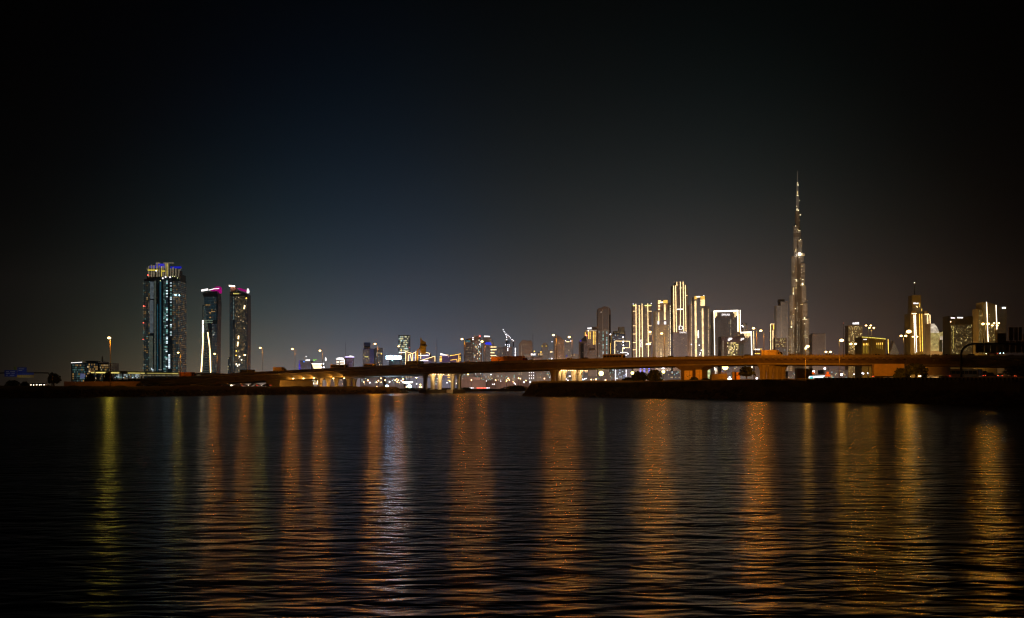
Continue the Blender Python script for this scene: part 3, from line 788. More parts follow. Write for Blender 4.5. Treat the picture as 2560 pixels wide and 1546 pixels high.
def put_bridge(root, px, o, label, leftward=False, first=None, flat=None):
    t = t_of(px); v = bp(t, o); z = ztop(t) - 1.08
    ang = rz + (math.pi if leftward else 0)
    if first: r = root; r.location = (v.x, v.y, z); r.rotation_euler = (0, 0, ang); r['label'] = label; r['group'] = VB
    else: r = dup(root, (v.x, v.y, z), ang, label, VB)
    return r
c_dark = car(M_black, 'car'); c_wht = car(M_white, 'car'); c_suv = car(M_black, 'car', True); c_cream = car(M_cream, 'car', True); c_red = car(M_redp, 'car')
b_cream = bus(M_cream, 7.4, 2.7, 'minibus'); b_yel = bus(M_cream, 11.5, 3.2); b_dark = bus(M_black, 11.0, 3.2)
k_box = truck(M_cream, 9.5); k_org = truck(M_orangep, 14.0, M_redp, 3.7)
o1, o2, o3 = 4.0, 8.0, 12.0
put_bridge(b_dark, 594, o2, 'dark bus with amber lit windows near the right twin tower', True, True)
put_bridge(k_org, 458, o1, 'orange lit truck climbing the ramp right of the cyan-lit tower', False, True)
put_bridge(k_box, 676, o2, 'truck on the ramp between the two lone street lamps', False, True)
put_bridge(b_yel, 836, o1, 'long amber bus left of the white banded building', False, True)
put_bridge(b_cream, 913, o1, 'yellow minibus below the blue tower', False, True)
put_bridge(b_dark, 1014, o2, 'dark bus just left of the golden sign gantry')
put_bridge(c_red, 1068, o1, 'low red car right of the golden sign gantry', False, True)
put_bridge(c_dark, 1122, o1, 'dark car in front of the gold-roofed building', False, True)
put_bridge(c_wht, 1160, o1, 'pale car at the foot of the lamp left of the brown tower', False, True)
put_bridge(k_org, 1268, o2, 'long orange box trailer right of the brown apartment tower')
put_bridge(k_org, 1236, o2, 'orange truck following the long orange trailer')
put_bridge(c_red, 1318, o1, 'reddish car left of the dark mast by the curved-top tower')
put_bridge(c_cream, 1415, o1, 'cream off-roader below the rounded reddish tower', False, True)
put_bridge(c_suv, 1454, o1, 'dark off-roader below the pointed blue-lit building', False, True)
put_bridge(b_yel, 1515, o2, 'amber bus below the tall brown tower')
for px, k, lab in ((1592, c_dark, 'dark car under the left edge of the four-line tower'), (1622, c_wht, 'pale car under the right flank of the four-line tower'), (1665, c_suv, 'dark off-roader below the amber striped tower'), (1704, c_dark, 'dark car below the tallest three-line tower'), (1858, c_suv, 'dark off-roader at the foot of the mast by the flower sign'), (1973, c_cream, 'cream off-roader just right of the delivery truck'), (2014, c_dark, 'dark car below the very tall spire'), (2062, c_suv, 'dark off-roader left of the low twin lamp'), (2119, c_suv, 'dark off-roader right of the tallest mast'), (2178, c_suv, 'large dark off-roader above the dotted railing'), (2208, c_dark, 'dark car right of the large dark off-roader'), (2305, c_dark, 'dark car at the foot of the spired tower'), (2335, c_wht, 'pale car below the curved striped building'), (2360, c_suv, 'dark off-roader below the arch of the striped building'), (2392, c_dark, 'dark car left of the big gantry post'), (2425, c_suv, 'dark off-roader behind the big gantry post'), (2520, c_dark, 'dark car below the rightmost ribbed sign panels')):
    put_bridge(k, px, o1 if px % 2 else 6.0, lab, leftward=(px % 3 == 0))
tk = put_bridge(k_box, 1922, o1, 'cream delivery truck with printed side on the bridge left of the tall spire')
# printed characters on the truck's side (short strokes, as in the photo)
b = MB()
for k, (x, z, w_, h_) in enumerate(((-2.2, 2.7, .5, .12), (-1.6, 2.85, .12, .3), (-1.35, 2.7, .35, .12), (-.6, 2.75, .5, .12), (-.1, 2.85, .12, .22), (.15, 2.7, .5, .12), (.7, 2.95, .15, .12))): b.box(x, x + w_, -1.245, -1.222, z, z + h_)
b.build('lettering', M_dark, tk, kind='stuff')
t = t_of(2497); v = bp(t, -2.2)
# a car with cold bright headlights and red-lit one on the lower lane in front of the right end
c_cold = car(M_black, 'car')
for ch in c_cold.children:
    if ch.name.startswith('headlight'): ch.data.materials[0] = E_headb
put_bridge(c_cold, 2500, 1.6, 'dark car with two cold white headlights right of the gantry post', False, True); c_cold.rotation_euler = (0, 0, rz - 1.2); c_cold.location.z += 1.3
put_bridge(c_red, 2478, 1.6, 'red car with glowing tail lights ahead of the cold headlights', True).location.z += 1.1

M_cab = mat('beige_paint', (.58, .46, .32), .6, scale=.8, var=.15)
VR = 'vehicles parked under the right end of the bridge'
def put(root, px, Y, z, ang, label, grp, first=False):
    if first: root.location = (Wx(px, Y), Y, z); root.rotation_euler = (0, 0, ang); root['label'] = label; root['group'] = grp; return root
    return dup(root, (Wx(px, Y), Y, z), ang, label, grp)
put(truck(M_cab, 12, M_cab, 5.0), 2228, 395, 5.9, .0, 'orange box truck with a pale cab parked under the bridge at the right', VR, True)
put(truck(M_white, 10, M_white, 4.0), 2336, 410, 6.2, math.pi, 'white box truck parked left of the long coach', VR, True)
coach = put(bus(M_cream, 12, 3.4, 'coach'), 2403, 420, 6.2, .06, 'long cream coach with dark windows behind the gantry post', VR, True); coach['category'] = 'coach'
put(truck(M_bluep, 6, M_bluep, 3.3), 2449, 420, 6.2, -.5, 'small blue truck right of the long coach', VR, True)
for k, (px, m) in enumerate(((2476, c_suv), (2500, c_dark), (2524, c_cream), (2550, c_suv))):
    put(m, px, 400 + k * 6, 6.4, .2 + k, ('dark off-roader beside the blue truck', 'dark low car in the row right of the blue truck', 'pale off-roader in the dim row at the right', 'rightmost dark off-roader parked under the bridge')[k], VR)
VL = 'cars on the road under the left ramp'
for k, (px, yy, m) in enumerate(((566, 560, c_wht), (568, 0, None), (594, 600, c_cream), (610, 605, c_wht), (632, 610, c_suv), (645, 612, c_wht), (666, 606, c_dark))):
    if m: put(m, px, yy, 3.6, (.1, 0, 3.1, .2, 3.0, .1, 2.9)[k], ('white car at the left end of the row under the ramp', '', 'cream off-roader second in the row under the ramp', 'white car third in the row under the ramp', 'dark off-roader beside the lit windows under the ramp', 'white car next to the left abutment', 'dark car with bright lights against the left abutment')[k], VL)
def headlit(px, Y, label, ang):
    r = put(c_dark, px, Y, 3.7, ang, label, 'cars with headlights on at the far left'); return r
headlit(84, 560, 'left car of the three coming with headlights on at the far left', -1.45)
headlit(99, 545, 'middle car of the three coming with headlights on at the far left', -1.45)
headlit(110, 530, 'right car of the three coming with headlights on at the far left', -1.45)
# unused prototypes are all placed above

# ------------------------------------------------------------------ things on the right bank
def block(px0, px1, ytop, Y, z0, dep, name, label, cat, m, details=None):
    s = Y / F; w_ = (px1 - px0) * s; h = Wz(ytop, Y) - z0
    t = thing(name, label, cat, (Wx((px0 + px1) / 2, Y), Y, z0)); b = MB(); b.box(-w_/2, w_/2, 0, dep, 0, h); b.build('body', m, t)
    b = MB(); b.box(-w_/2 - .06, w_/2 + .06, -.06, dep + .06, h + .002, h + .15); b.build('roof', M_dark, t)
    return t, w_, h
for px0, px1, yt, lab, gr in ((1711, 1731, 927, 'left pale electrical kiosk with black graffiti under the bridge', 0), (1739.5, 1755, 925, 'right narrow electrical kiosk with black graffiti under the bridge', 1)):
    t, w_, h = block(px0, px1, yt, 500, 6.2, 1.2, 'kiosk', lab, 'kiosk', M_cab); t['group'] = 'graffitied kiosks'
    b = MB()
    for x, z, ww, hh in (((-.9, 1.9, .15, .5), (-1.0, 1.6, .5, .1), (-.5, 1.3, .4, .35), (.1, 1.0, .1, 1.1), (.4, 1.9, .3, .25), (.8, 1.7, .12, .5)) if gr == 0 else ((-.5, 2.0, .3, .3), (-.1, 2.1, .7, .08), (-.5, 1.2, .7, .08), (-.5, 1.6, .7, .07), (.2, 1.25, .08, .4))): b.box(x, x + ww, -.03, -.005, z, z + hh)
    b.build('graffiti', M_black, t, kind='stuff')
    b = MB(); b.box(w_ * .1, w_ * .14, -.012, -.002, .1, h - .2); b.build('door_seam', M_dark, t)
# dark hut with slanted roof
Y = 460; t = thing('hut', 'dark metal hut with slanted roof between the kiosks and the leafy tree', 'hut', (Wx(1799, Y), Y, 5.7)); s = Y / F
b = MB(); b.side([(-19.5 * s, 0), (-19.5 * s, (970 - 936.5) * s + 3 - 5.7), (19.5 * s, (970 - 933.5) * s + 3 - 5.7), (19.5 * s, 0)], 0, 5); b.build('wall', mat('grey_hut_sheet', (.16, .13, .14), .6), t)
for k in range(12):
    x = -19 * s + k * 3.3 * s; b = MB(); b.box(x, x + .12, -.06, -.002, .1, 3.6); b.build('seam', M_dark, t)
block(1831, 1840, 931, 470, 5.6, 1.5, 'kiosk', 'small dark brown kiosk left of the leafy tree', 'kiosk', mat('brown_kiosk_paint', (.22, .12, .07), .6))
block(1841, 1850, 931.5, 468, 5.6, 1.5, 'kiosk', 'small bright orange kiosk beside the brown one', 'kiosk', M_orangep)
t, w_, h = block(1992, 2032, 922, 900, 4, 6, 'container_stack', 'stack of ribbed orange containers behind the bridge right of the fluted columns', 'containers', M_orangep)
for k in range(14):
    b = MB(); x = -w_/2 + w_ * (k + .5) / 14; b.box(x - .1, x + .1, -.12, -.003, .2, h - .2); b.build('rib', M_orangep, t)
# bright white canopy with cyan end
t = thing('lit_canopy', 'bright white-lit low canopy with a cyan left end behind the bank', 'canopy', (Wx(2045, 620), 620, 5.6)); s = 620 / F
b = MB(); b.side([(-18 * s, (970 - 946) * s - 2.6), (-16 * s, (970 - 940.5) * s - 2.6), (20 * s, (970 - 939) * s - 2.6), (9 * s, (970 - 946) * s - 2.6)], 0, 5); b.build('roof', emis('canopy_white_glow', (.85, .95, 1.0), 1.6, False), t)
b = MB(); b.box(-20 * s, -13 * s, -.2, 0, (970 - 947) * s - 2.6, (970 - 942) * s - 2.6); b.build('fascia', emis('canopy_cyan_glow', (.1, .8, .85), 1.0, False), t)
for x in (-15, -8, 0, 7): 
    b = MB(); b.box(x * s, x * s + .25, .5, .75, -1, (970 - 946) * s - 2.6); b.build('post', M_galv, t)
b = MB(); b.box(1832 - 1832, 12 * 470 / F, 0, .3, 0, .35)
t = thing('light_bar', 'short bright white light bar on the ground left of the small kiosks', 'light bar', (Wx(1819, 472), 472, 6.1))
b = MB(); b.box(0, 12 * 470 / F, 0, .3, .25, .6); b.build('tube', E_ledw, t); b = MB(); b.box(0, .2, .05, .25, 0, .25); b.box(12 * 470 / F - .2, 12 * 470 / F, .05, .25, 0, .25); b.build('foot', M_dark, t)
# small road signs on the bank
def roadsign(px, ytop, ybot, Y, label, disc=True, plate=True):
    z0 = zr(px, Y) - .2; t = thing('road_sign', label, 'road sign', (Wx(px, Y), Y, z0), 0, 'small road signs on the right bank'); s = Y / F
    zt = Wz(ytop, Y) - z0
    b = MB(); b.tube([(-.25, 0, 0), (-.25, 0, zt - .2)], .04, 5); b.build('post', M_dark, t)
    b = MB(); b.tube([(.25, 0, 0), (.25, 0, zt - .2)], .04, 5); b.build('post', M_dark, t)
    if disc:
        b = MB(); r = 3.4 * s; b.side([(r * math.cos(a), zt - r + r * math.sin(a)) for a in [math.pi * k / 6 for k in range(12)]], -.05, -.01); b.build('disc', M_redp, t)
    if plate:
        b = MB(); b.box(-6.5 * s, 6.5 * s, -.05, -.01, zt - 12 * s, zt - 7.2 * s); b.build('plate', M_redp, t)
roadsign(2069, 929.5, 946, 330, 'round sign above a rectangular plate, standing on the bank near mid right')
roadsign(2033, 930, 946, 335, 'round dark sign left of the round sign with a plate', True, False)
# striped crash barrier blocks along the top of the right bank
BM = []
for m in (M_matw, M_matk):
    b = MB(); b.side([(-.42, 0), (-.42, .25), (-.42, .95), (.42, .95), (.42, 0)], -.18, .18); o = b.build('barrier_block', m); BM.append(o.data); bpy.data.objects.remove(o)
bar = thing('crash_barrier', 'crash barrier of alternating pale and black blocks along the top of the right bank', 'barrier', (Wx(2045, 285), 285, 5.0))
d = 0; pos = Vector((Wx(2040, 0.0 + interp(2040, RSH) + 12), interp(2040, RSH) + 12)); px = 2040.0; k = 0
while px < 2640 and k < 230:
    Yb = interp(px, RSH) + 9; x = Wx(px, Yb); nx = px + 4
    Y2 = interp(nx, RSH) + 9; x2 = Wx(nx, Y2); dd = Vector((x2 - x, Y2 - Yb)); L = dd.length
    o = link('barrier_block', BM[k % 2], bar); o.location = (x - bar.location.x, Yb - bar.location.y, interp(px, ZP) - .35 - 5.0); o.rotation_euler = (0, 0, math.atan2(dd.y, dd.x))
    o.scale = (1.0, 1, 1)
    px += 4 * (.88 / L); k += 1
# boundary wall and shrubs of the left bank
lw = thing('boundary_wall', 'brown boundary wall of panels on the left bank left of the bridge ramp', 'wall', (Wx(160, 470), 470, 3.6))
for k in range(24):
    x0 = Wx(160, 470) + k * 1.25; b = MB(); b.box(x0 - lw.location.x, x0 + 1.2 - lw.location.x, 0, .2, 0, 1.9 + rnd.uniform(-.05, .05)); b.build('wall_panel', M_conc, lw)
# ------------------------------------------------------------------ city buildings
BL = []
class Bld:
    def __init__(s, px0, px1, Y, name, label, cat='tower', group=None, dep=None, zb=1.9):
        s.Y = Y; s.s = Y / F; s.pc = (px0 + px1) / 2; s.px0 = px0; s.px1 = px1; s.zb = zb
        s.d = dep or max(12, (px1 - px0) * s.s * .8)
        s.o = thing(name, label, cat, (Wx(s.pc, Y), Y + s.d / 2, zb), 0, group)
        s.fr = -s.d / 2
        s.top = 0; BL.append(s)
    def flood(s, E=1.0, c=(1, .72, .5), hh=None):
        """added fill light at street level, aimed up the front"""
        h = hh or s.top
        if h < 12: h = 12
        w_ = (s.px1 - s.px0) * s.s; n = 2 if w_ > h * .7 else 1
        for i in range(n):
            x = (i - (n - 1) / 2) * w_ / n; off = max(.7 * h, 25)
            ld = bpy.data.lights.new('facade_fill_light', 'SPOT'); r2 = (off * off + (.45 * h) ** 2)  # unseen spot added to brighten the facade
            ld.energy = E * 12.57 * r2 * 1.25 / n; ld.color = c; ld.spot_size = R(100); ld.spot_blend = .6; ld.shadow_soft_size = .5
            lo = bpy.data.objects.new('facade_fill_light', ld); COL.objects.link(lo); lo.parent = s.o
            k_ = s.o.location.x / s.o.location.y      # stands towards the creek, clear of the neighbours
            lo.location = (x - off * k_, s.fr - off, 1.5); lo.rotation_euler = Vector((off * k_, off, h * .5)).to_track_quat('-Z', 'Y').to_euler()
    def X(s, px): return (px - s.pc) * s.s
    def Z(s, py): return H + (HY - py) * s.s - s.zb
    def box(s, nm, px0, px1, y0, y1, m, d0=None, d1=None, label=None, kind=None):
        """y0 top, y1 bottom in photo rows (None = ground); d0,d1 local depth"""
        s.top = max(s.top, s.Z(y0)) if nm in ('wall', 'upper_wall') else s.top
        b = MB(); b.box(s.X(px0), s.X(px1), s.fr if d0 is None else d0, -s.fr if d1 is None else d1, 0 if y1 is None else s.Z(y1), s.Z(y0))
        return b.build(nm, m, s.o, kind=kind, label=label)
    def side(s, nm, pts, m, d0=None, d1=None):
        s.top = max([s.top] + [s.Z(y) for x, y in pts]) if nm == 'wall' else s.top
        b = MB(); b.side([(s.X(x), max(0, s.Z(y))) for x, y in pts], s.fr if d0 is None else d0, -s.fr if d1 is None else d1); return b.build(nm, m, s.o)
    def win(s, px0, px1, y0, y1, nx, ny, pal, dim=None, fr=None, wx=.8, wy=.72, sides=True, seed=None, nm='window_grid', slope=0):
        """grid of panes on the front (and both flanks): pal = [(probability, colour, strength)]"""
        q = random.Random(seed if seed is not None else int(px0 * 7 + y0)); b = MB(); fr = s.fr if fr is None else fr
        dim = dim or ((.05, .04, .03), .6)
        ny = max(1, ny); nx = max(1, nx)
        zt, zb_ = s.Z(y0), s.Z(y1); x0, x1 = s.X(px0), s.X(px1)
        dz = (zt - zb_) / ny; dx = (x1 - x0) / nx
        def pick():
            u = q.random()
            for p, c, st in pal:
                if u < p: k = st * q.uniform(.45, 1.3); return (c[0]*k, c[1]*k, c[2]*k)
                u -= p
            c, v = dim; k = q.uniform(1 - v, 1 + v) * (1.5 if s.pc > 1150 else 1.0); return (c[0]*k, c[1]*k, c[2]*k)  # dim pane glow stands in for haze and light on the facade
        for j in range(ny):
            z = zb_ + dz * (j + .5)
            for i in range(nx):
                x = x0 + dx * (i + .5); s_ = slope * dx * i / 1.0
                b.cur = pick(); a = dx * wx / 2; c = dz * wy / 2
                b.quad((x - a, fr - .12, z - c), (x + a, fr - .12, z - c), (x + a, fr - .12, z + c), (x - a, fr - .12, z + c))
            if sides:
                nd = max(2, int(2 * abs(s.fr) / max(dx, 3))) if nx > 1 else 2; nd = min(nd, 12)
                for e, sg in ((x0, -1), (x1, 1)):
                    for i in range(nd):
                        y = s.fr + (2 * -s.fr) * (i + .5) / nd; b.cur = pick(); a = (2 * -s.fr) / nd * wx / 2; c = dz * wy / 2; xx = e + sg * .12 + sg * 0
                        b.quad((xx, y - a * sg * -1, z - c), (xx, y + a * sg * -1 * -1 * 1, z - c), (xx, y + a, z + c), (xx, y - a, z + c)) if False else b.quad((xx, y - a, z - c), (xx, y + a, z - c), (xx, y + a, z + c), (xx, y - a, z + c))
        return b.build(nm, M_win, s.o, kind='stuff')
    def slabs(s, px0, px1, y0, y1, n, m=None, pro=.5):
        b = MB(); zt, zb_ = s.Z(y0), s.Z(y1)
        for j in range(n):
            z = zb_ + (zt - zb_) * (j + 1) / n
            b.box(s.X(px0) - pro, s.X(px1) + pro, s.fr - pro, -s.fr + pro, z - .35, z)
        b.build('floor_slab', m or M_wall, s.o, kind='stuff')
    def strip(s, x0, y0, x1, y1, m, w=1.1, off=.5, fr=None, nm='light_strip'):
        fr = (s.fr if fr is None else fr) - off; hw = w * s.s / 2 * (.62 if nm in ('light_strip', 'light_bar', 'light_rung', 'outline_light', 'light_drip', 'gold_stripe') else .8) * (1 if m in (E_led, E_ledw, E_gold) else 1.3)
        a = Vector((s.X(x0), s.Z(y0))); c = Vector((s.X(x1), s.Z(y1))); d = (c - a); L = d.length; d /= L; n = Vector((-d.y, d.x)) * hw
        b = MB(); b.side([tuple(a - n), tuple(c - n), tuple(c + n), tuple(a + n)], fr - .35, fr); return b.build(nm, m, s.o)
    def dots(s, pts, m, r=.8, fr=None, nm='lamp'):
        fr = (s.fr if fr is None else fr) - .5
        for x, y in pts:
            b = MB(); b.ball(s.X(x), fr, s.Z(y), r * s.s, 6, 4); b.build(nm, m, s.o)
    def text(s, txt, px0, px1, y0, y1, m, fr=None, off=1.0, back=True, rot=0):
        me = text_mesh(txt, .05); xs = [v.co.x for v in me.vertices]; ys = [v.co.y for v in me.vertices]
        fr = (s.fr if fr is None else fr) - off
        w0, h0 = max(xs) - min(xs), max(ys) - min(ys); cx_, cy_ = (max(xs) + min(xs)) / 2, (max(ys) + min(ys)) / 2
        W, Hh = (px1 - px0) * s.s, (y1 - y0) * s.s
        if rot: W, Hh = Hh, W
        for v in me.vertices:
            x = (v.co.x - cx_) / w0 * W; z = (v.co.y - cy_) / h0 * Hh; y = v.co.z * 6
            if rot: x, z = -z, x
            v.co = (x + s.X((px0 + px1) / 2), fr - y, z + s.Z((y0 + y1) / 2))
        me.materials.clear(); me.materials.append(m)
        return link('sign_lettering', me, s.o)
    def glyphs(s, px0, px1, y0, y1, m, n=5, seed=1, fr=None, off=.9):
        """an illegible lit sign: separate letter-sized blocks on a mounting rail"""
        q = random.Random(seed); fr = (s.fr if fr is None else fr) - off; w_ = (px1 - px0) / n
        for i in range(n):
            x0 = px0 + i * w_; h = q.choice((1, .8, .85, 1)); yb = y1
            b = MB(); z1 = s.Z(y1 - (y1 - y0) * h)
            b.box(s.X(x0 + w_ * .08), s.X(x0 + w_ * .86), fr - .3, fr, s.Z(yb), z1)
            b.build('sign_letter', m, s.o)
        b = MB(); b.box(s.X(px0), s.X(px1), fr, fr + off + .3, s.Z(y1) - .3, s.Z(y1) + .1); b.build('sign_rail', M_dark, s.o)
    def arms(s, px, y0, y1, r0=.6, r1=.12):
        b = MB(); b.tube([(s.X(px), 0, s.Z(y1)), (s.X(px), 0, s.Z(y0))], r0, 6, r1); b.build('antenna', M_galv, s.o)

def D(c, k): return ((c[0]*k, c[1]*k, c[2]*k), .5)  # dim glow painted into panes to lift the facade
HZ = (1, .86, .74)         # warm tint of the dim pane glow
T, B_ = 'tower', 'building'

# --- far left office block
o = Bld(178, 272, 1700, 'office_block', 'low dark office block with yellow lit floors and white roof line at far left', B_)
o.box('wall', 178, 215, 908, None, M_wallb); o.box('wall', 215, 247, 904, None, M_wallb, o.fr - 3); o.box('wall', 247, 272, 907.5, None, M_wallb)
for (x0, x1, y0, y1, pal) in ((181, 214, 911, 955, [(.30, TEAL, .12), (.16, AMB, .22)]), (250, 271, 911, 955, [(.35, AMB, .22), (.1, WARM, .3)])):
    o.win(x0, x1, y0, y1, 9, 8, pal, D((.02, .03, .03), .6), wx=.85)
o.win(217, 246, 909, 955, 9, 8, [(.42, AMB, .28), (.08, WARM, .7)], D((.01, .015, .02), .6), wx=.85, fr=o.fr - 3)
o.strip(179, 907.5, 206, 906, E_sign, 1.3, fr=o.fr - 1, nm='roof_light_bar')
o.box('roof_plant', 216, 238, 902.5, 904.5, M_wall); o.arms(243, 890, 905, 1.4, .9)
o.side('billboard', [(203, 947), (204, 934), (212, 935), (216, 940), (211, 947)], emis('dim_billboard_glow', (.12, .14, .28), .6, False), o.fr - 4.5, o.fr - 3.6)
# --- viaduct with yellow lit deck behind the left bank
v_ = Bld(232, 540, 1150, 'lit_viaduct', 'long flat elevated station roof with a yellow light band, behind the left ramp', 'viaduct', dep=22)
v_.side('roof_deck', [(228, 931), (240, 928.5), (300, 927.5), (560, 934), (560, 939), (300, 934), (232, 934)], M_conc2)
for x0, x1, k in ((228, 236, 2), (240, 266, 3), (276, 298, 2.6), (320, 350, 1.5), (352, 362, 1.7), (368, 430, .9), (430, 446, 1.2)):
    v_.strip(x0, 932 + (x0 - 230) * .012, x1, 932 + (x1 - 230) * .012, emis('yellow_roof_band_glow_%d' % int(k * 10), (1, .82, .22), k * .55), 1.9 if k > 1 else 1.3, off=.3)
for x in range(236, 540, 16): v_.box('support', x, x + 1.4, 934, None, M_conc, -6, -3)
v_.win(282, 345, 936, 946, 22, 3, [(.2, COOL, .8), (.2, TEAL, .35), (.1, AMB, .5)], D((.03, .05, .06), 1), fr=v_.fr + 6, sides=False)
v_.win(345, 500, 937, 941, 40, 1, [(.3, (.8, .7, .4), .12)], D((.10, .085, .05), 1), fr=v_.fr + 2, sides=False, wx=.95, wy=.9)
# --- tall tower with crown
o = Bld(355, 447, 2300, 'crowned_tower', 'tall dark tower with columned crown lit yellow and blue, cyan windows down its face', T)
def rot_blocks(o, name, px0, px1, y0, m, d0, d1): return o.box(name, px0, px1, y0, None, m, d0, d1)
f = o.fr
o.box('wall', 356, 372, 697, None, M_wallb, f + 10); o.box('wall', 372, 382, 694, None, M_wallb, f + 6)
o.box('wall', 382, 404, 694, None, M_wallb, f + 5); o.box('wall', 404, 431, 692, None, M_wallb, f + 1)
o.box('wall', 431, 446, 698, None, M_wallb, f + 8)
g1 = emis('dim_grey_blue_facade_light', (.060, .075, .085), 1.0, False, vary=.35)
g2 = emis('dim_teal_facade_light', (.010, .060, .085), .75, False, vary=.3)
g3 = emis('dim_green_facade_light', (.045, .055, .045), 1.0, False, vary=.4)
# tall curtain-wall bays between the dark piers, glazed strips in four colours
for x0, x1, y0, y1, m in ((373.5, 382.5, 704, 747, g1), (372.5, 381.5, 750, 833, g1), (371, 380, 840, 928, g3), (384, 388, 702, 928, g3), (397.5, 401, 702, 860, g2), (398, 401.5, 860, 928, g3), (391, 393, 760, 928, g2)):
    o.box('glazed_bay', x0, x1, y0, y1, m, f + 4.2, f + 5.5)
o.win(408, 414, 702, 932, 2, 62, [(.12, TEAL, .5), (.15, TEAL, .15)], D((.02, .045, .045), .8), fr=f + 1, sides=False, wx=.8)
o.win(414, 420, 700, 860, 1, 44, [(.40, COOL, 1.5), (.25, TEAL, .6)], D((.01, .02, .03), .8), fr=f + .9, sides=False, wx=.72, seed=3)
o.win(413, 419, 862, 930, 1, 18, [(.2, COOL, 1.2), (.2, TEAL, .5)], D((.02, .03, .03), .8), fr=f + .9, sides=False, wx=.72, seed=5)
o.win(424, 430, 706, 840, 1, 36, [(.30, COOL, 1.1), (.25, TEAL, .4)], D((.01, .02, .02), .8), fr=f + .9, sides=False, wx=.72, seed=4)
o.win(420, 425.5, 886, 922, 1, 10, [(.95, COOL, 1.5)], fr=f + .85, sides=False, wx=.8, seed=9)
o.win(357, 371, 702, 932, 3, 52, [(.12, AMB, .16), (.03, WARM, .3), (.05, TEAL, .2)], D((.012, .018, .018), .8), fr=f + 10, seed=11)
o.win(432, 446, 702, 932, 3, 48, [(.18, AMB, .16), (.06, (1, .7, .5), .12), (.05, TEAL, .16)], D((.022, .03, .032), .8), fr=f + 8, seed=12)
# crown
o.box('crown_drum', 362, 446, 684, 698, M_wallb, f + 12, -f - 4); o.box('crown_drum', 372, 438, 672, 684, M_wallb, f + 14, -f - 6)
o.box('blue_lit_band', 368, 406, 663, 668, E_blue, f + 16, f + 19); o.box('blue_lit_band', 383, 404, 657.5, 662.5, E_blue2, f + 16, f + 18.5)
o.box('blue_lit_band', 420, 447, 664.5, 669, E_blue, f + 16, f + 19)
Ec = emis('crown_column_uplit_glow', (1.0, .82, .52), .16, False, vary=.5); Ecy = emis('crown_column_yellow_uplit_glow', (1.0, .78, .12), .55, False, vary=.4)  # crown columns emit to stand in for uplighting
for x, w_, yt, m in ((366, 2.4, 664, Ec), (373, 2.8, 661, Ec), (379, 2.6, 662, Ec), (386.5, 3, 657, Ec), (392.5, 3, 663, Ec), (399, 1.2, 665, Ecy), (402.5, 2.6, 664, Ec), (408, 3, 657, Ec), (413, 1.4, 656, Ecy), (415, 2.6, 656, Ec), (421, 2.4, 670, Ec), (427, 2.6, 667, Ec), (434, 2.6, 670, Ec), (441, 2.6, 673, Ec)):
    o.box('crown_column', x, x + w_, yt, 690 + abs(x - 404) * .05, m, f + 10, f + 13)
o.box('crown_beam', 386, 396, 655.5, 658, Ec, f + 9, f + 12); o.box('crown_beam', 404, 430, 655.5, 657.5, Ec, f + 9, f + 12)
for x0, x1, y in ((366, 391, 674.5), (402, 409, 677)): o.box('yellow_lit_band', x0, x1, y - 1.1, y + 1, emis('yellow_band_glow', (1, .78, .05), 1.0, False), f + 9, f + 10)
o.side('bracket_or_shadow_scallop', [(360.5, 668), (367, 673), (367, 680)], Ec, f + 10, f + 12); o.side('bracket_or_shadow_scallop', [(450, 670), (442, 674), (442, 682)], Ec, f + 10, f + 12)
o.dots([(407.5, 696), (414.5, 693), (425.7, 693.5)], E_sign, 2.1, f - 1, 'floodlight'); o.dots([(387.5, 676.5)], E_sign, 1.9, f + 8, 'floodlight')
o.dots([(436.5, 737), (446, 738)], emis('cyan_floodlight_glow', (.5, .9, 1), 9), 1.8, f + 6, 'floodlight')
o.dots([(430, 690.8), (435, 691), (442.5, 695), (399.5, 702)], emis('small_yellow_lamp_glow', (.9, .95, .4), 1.5, False), 1.0, f + 4)
o.dots([(367.5, 687.5), (357, 765), (356, 807), (355.5, 849)], E_red, 1.15, f + 6, 'red_beacon')
o.win(376, 382, 920, 929, 2, 3, [(.6, COOL, .9)], fr=f + 4.1, sides=False); o.win(395, 410, 923, 926, 5, 1, [(.9, (1, .85, .8), .35)], fr=f + 4.1, sides=False)
# --- twin towers
o = Bld(502, 549, 1900, 'curved_twin_tower', 'left of two curved dark towers, with two bright light edges and a magenta top', T); f = o.fr
o.side('wall', [(509, 742), (506, 735), (512, 730), (543, 728), (545, 760), (543.5, 820), (542, 940), (527, 940), (527, 880), (524, 830), (518, 800), (513, 770)], M_wallb)
o.side('wall', [(505, 762), (511, 765), (519, 820), (526, 880), (527, 940), (501, 940), (504, 860), (505, 800)], M_wallb, f + 3)
o.side('glass_bay', [(507.5, 765), (511.5, 765), (517, 808), (520, 826), (517, 826), (508, 818)], g3, f + 2, f + 2.9)
for k in range(24):
    y = 930 - k * 4.1; x0 = 503 + (930 - y) * .04; x1 = 526.5 - max(0, (930 - y)) * .075
    o.box('floor_band', x0 + 2, x1, y, y + 1.5, g3, f + 2, f + 3.2)
o.box('dim_band', 511, 532, 800.5, 803, emis('pale_green_band_glow', (.10, .14, .10), 1, False), f - .4, f); o.box('dim_band', 511, 532, 805.5, 807.5, MATS['pale_green_band_glow'], f - .4, f)
o.win(510, 541, 742, 800, 7, 15, [(.03, AMB, .3)], D((.008, .02, .026), 1), sides=False, wx=.9)
o.win(530, 542, 810, 930, 3, 30, [(.08, (.5, .6, .5), .2)], D((.012, .02, .028), 1), sides=False, wx=.9)
o.win(512, 526, 761.5, 764.5, 4, 1, [(1, AMB, .35)], fr=f - .3, sides=False, wx=.9); o.win(528, 538, 778, 780.5, 4, 1, [(1, AMB, .5)], fr=f - .3, sides=False)
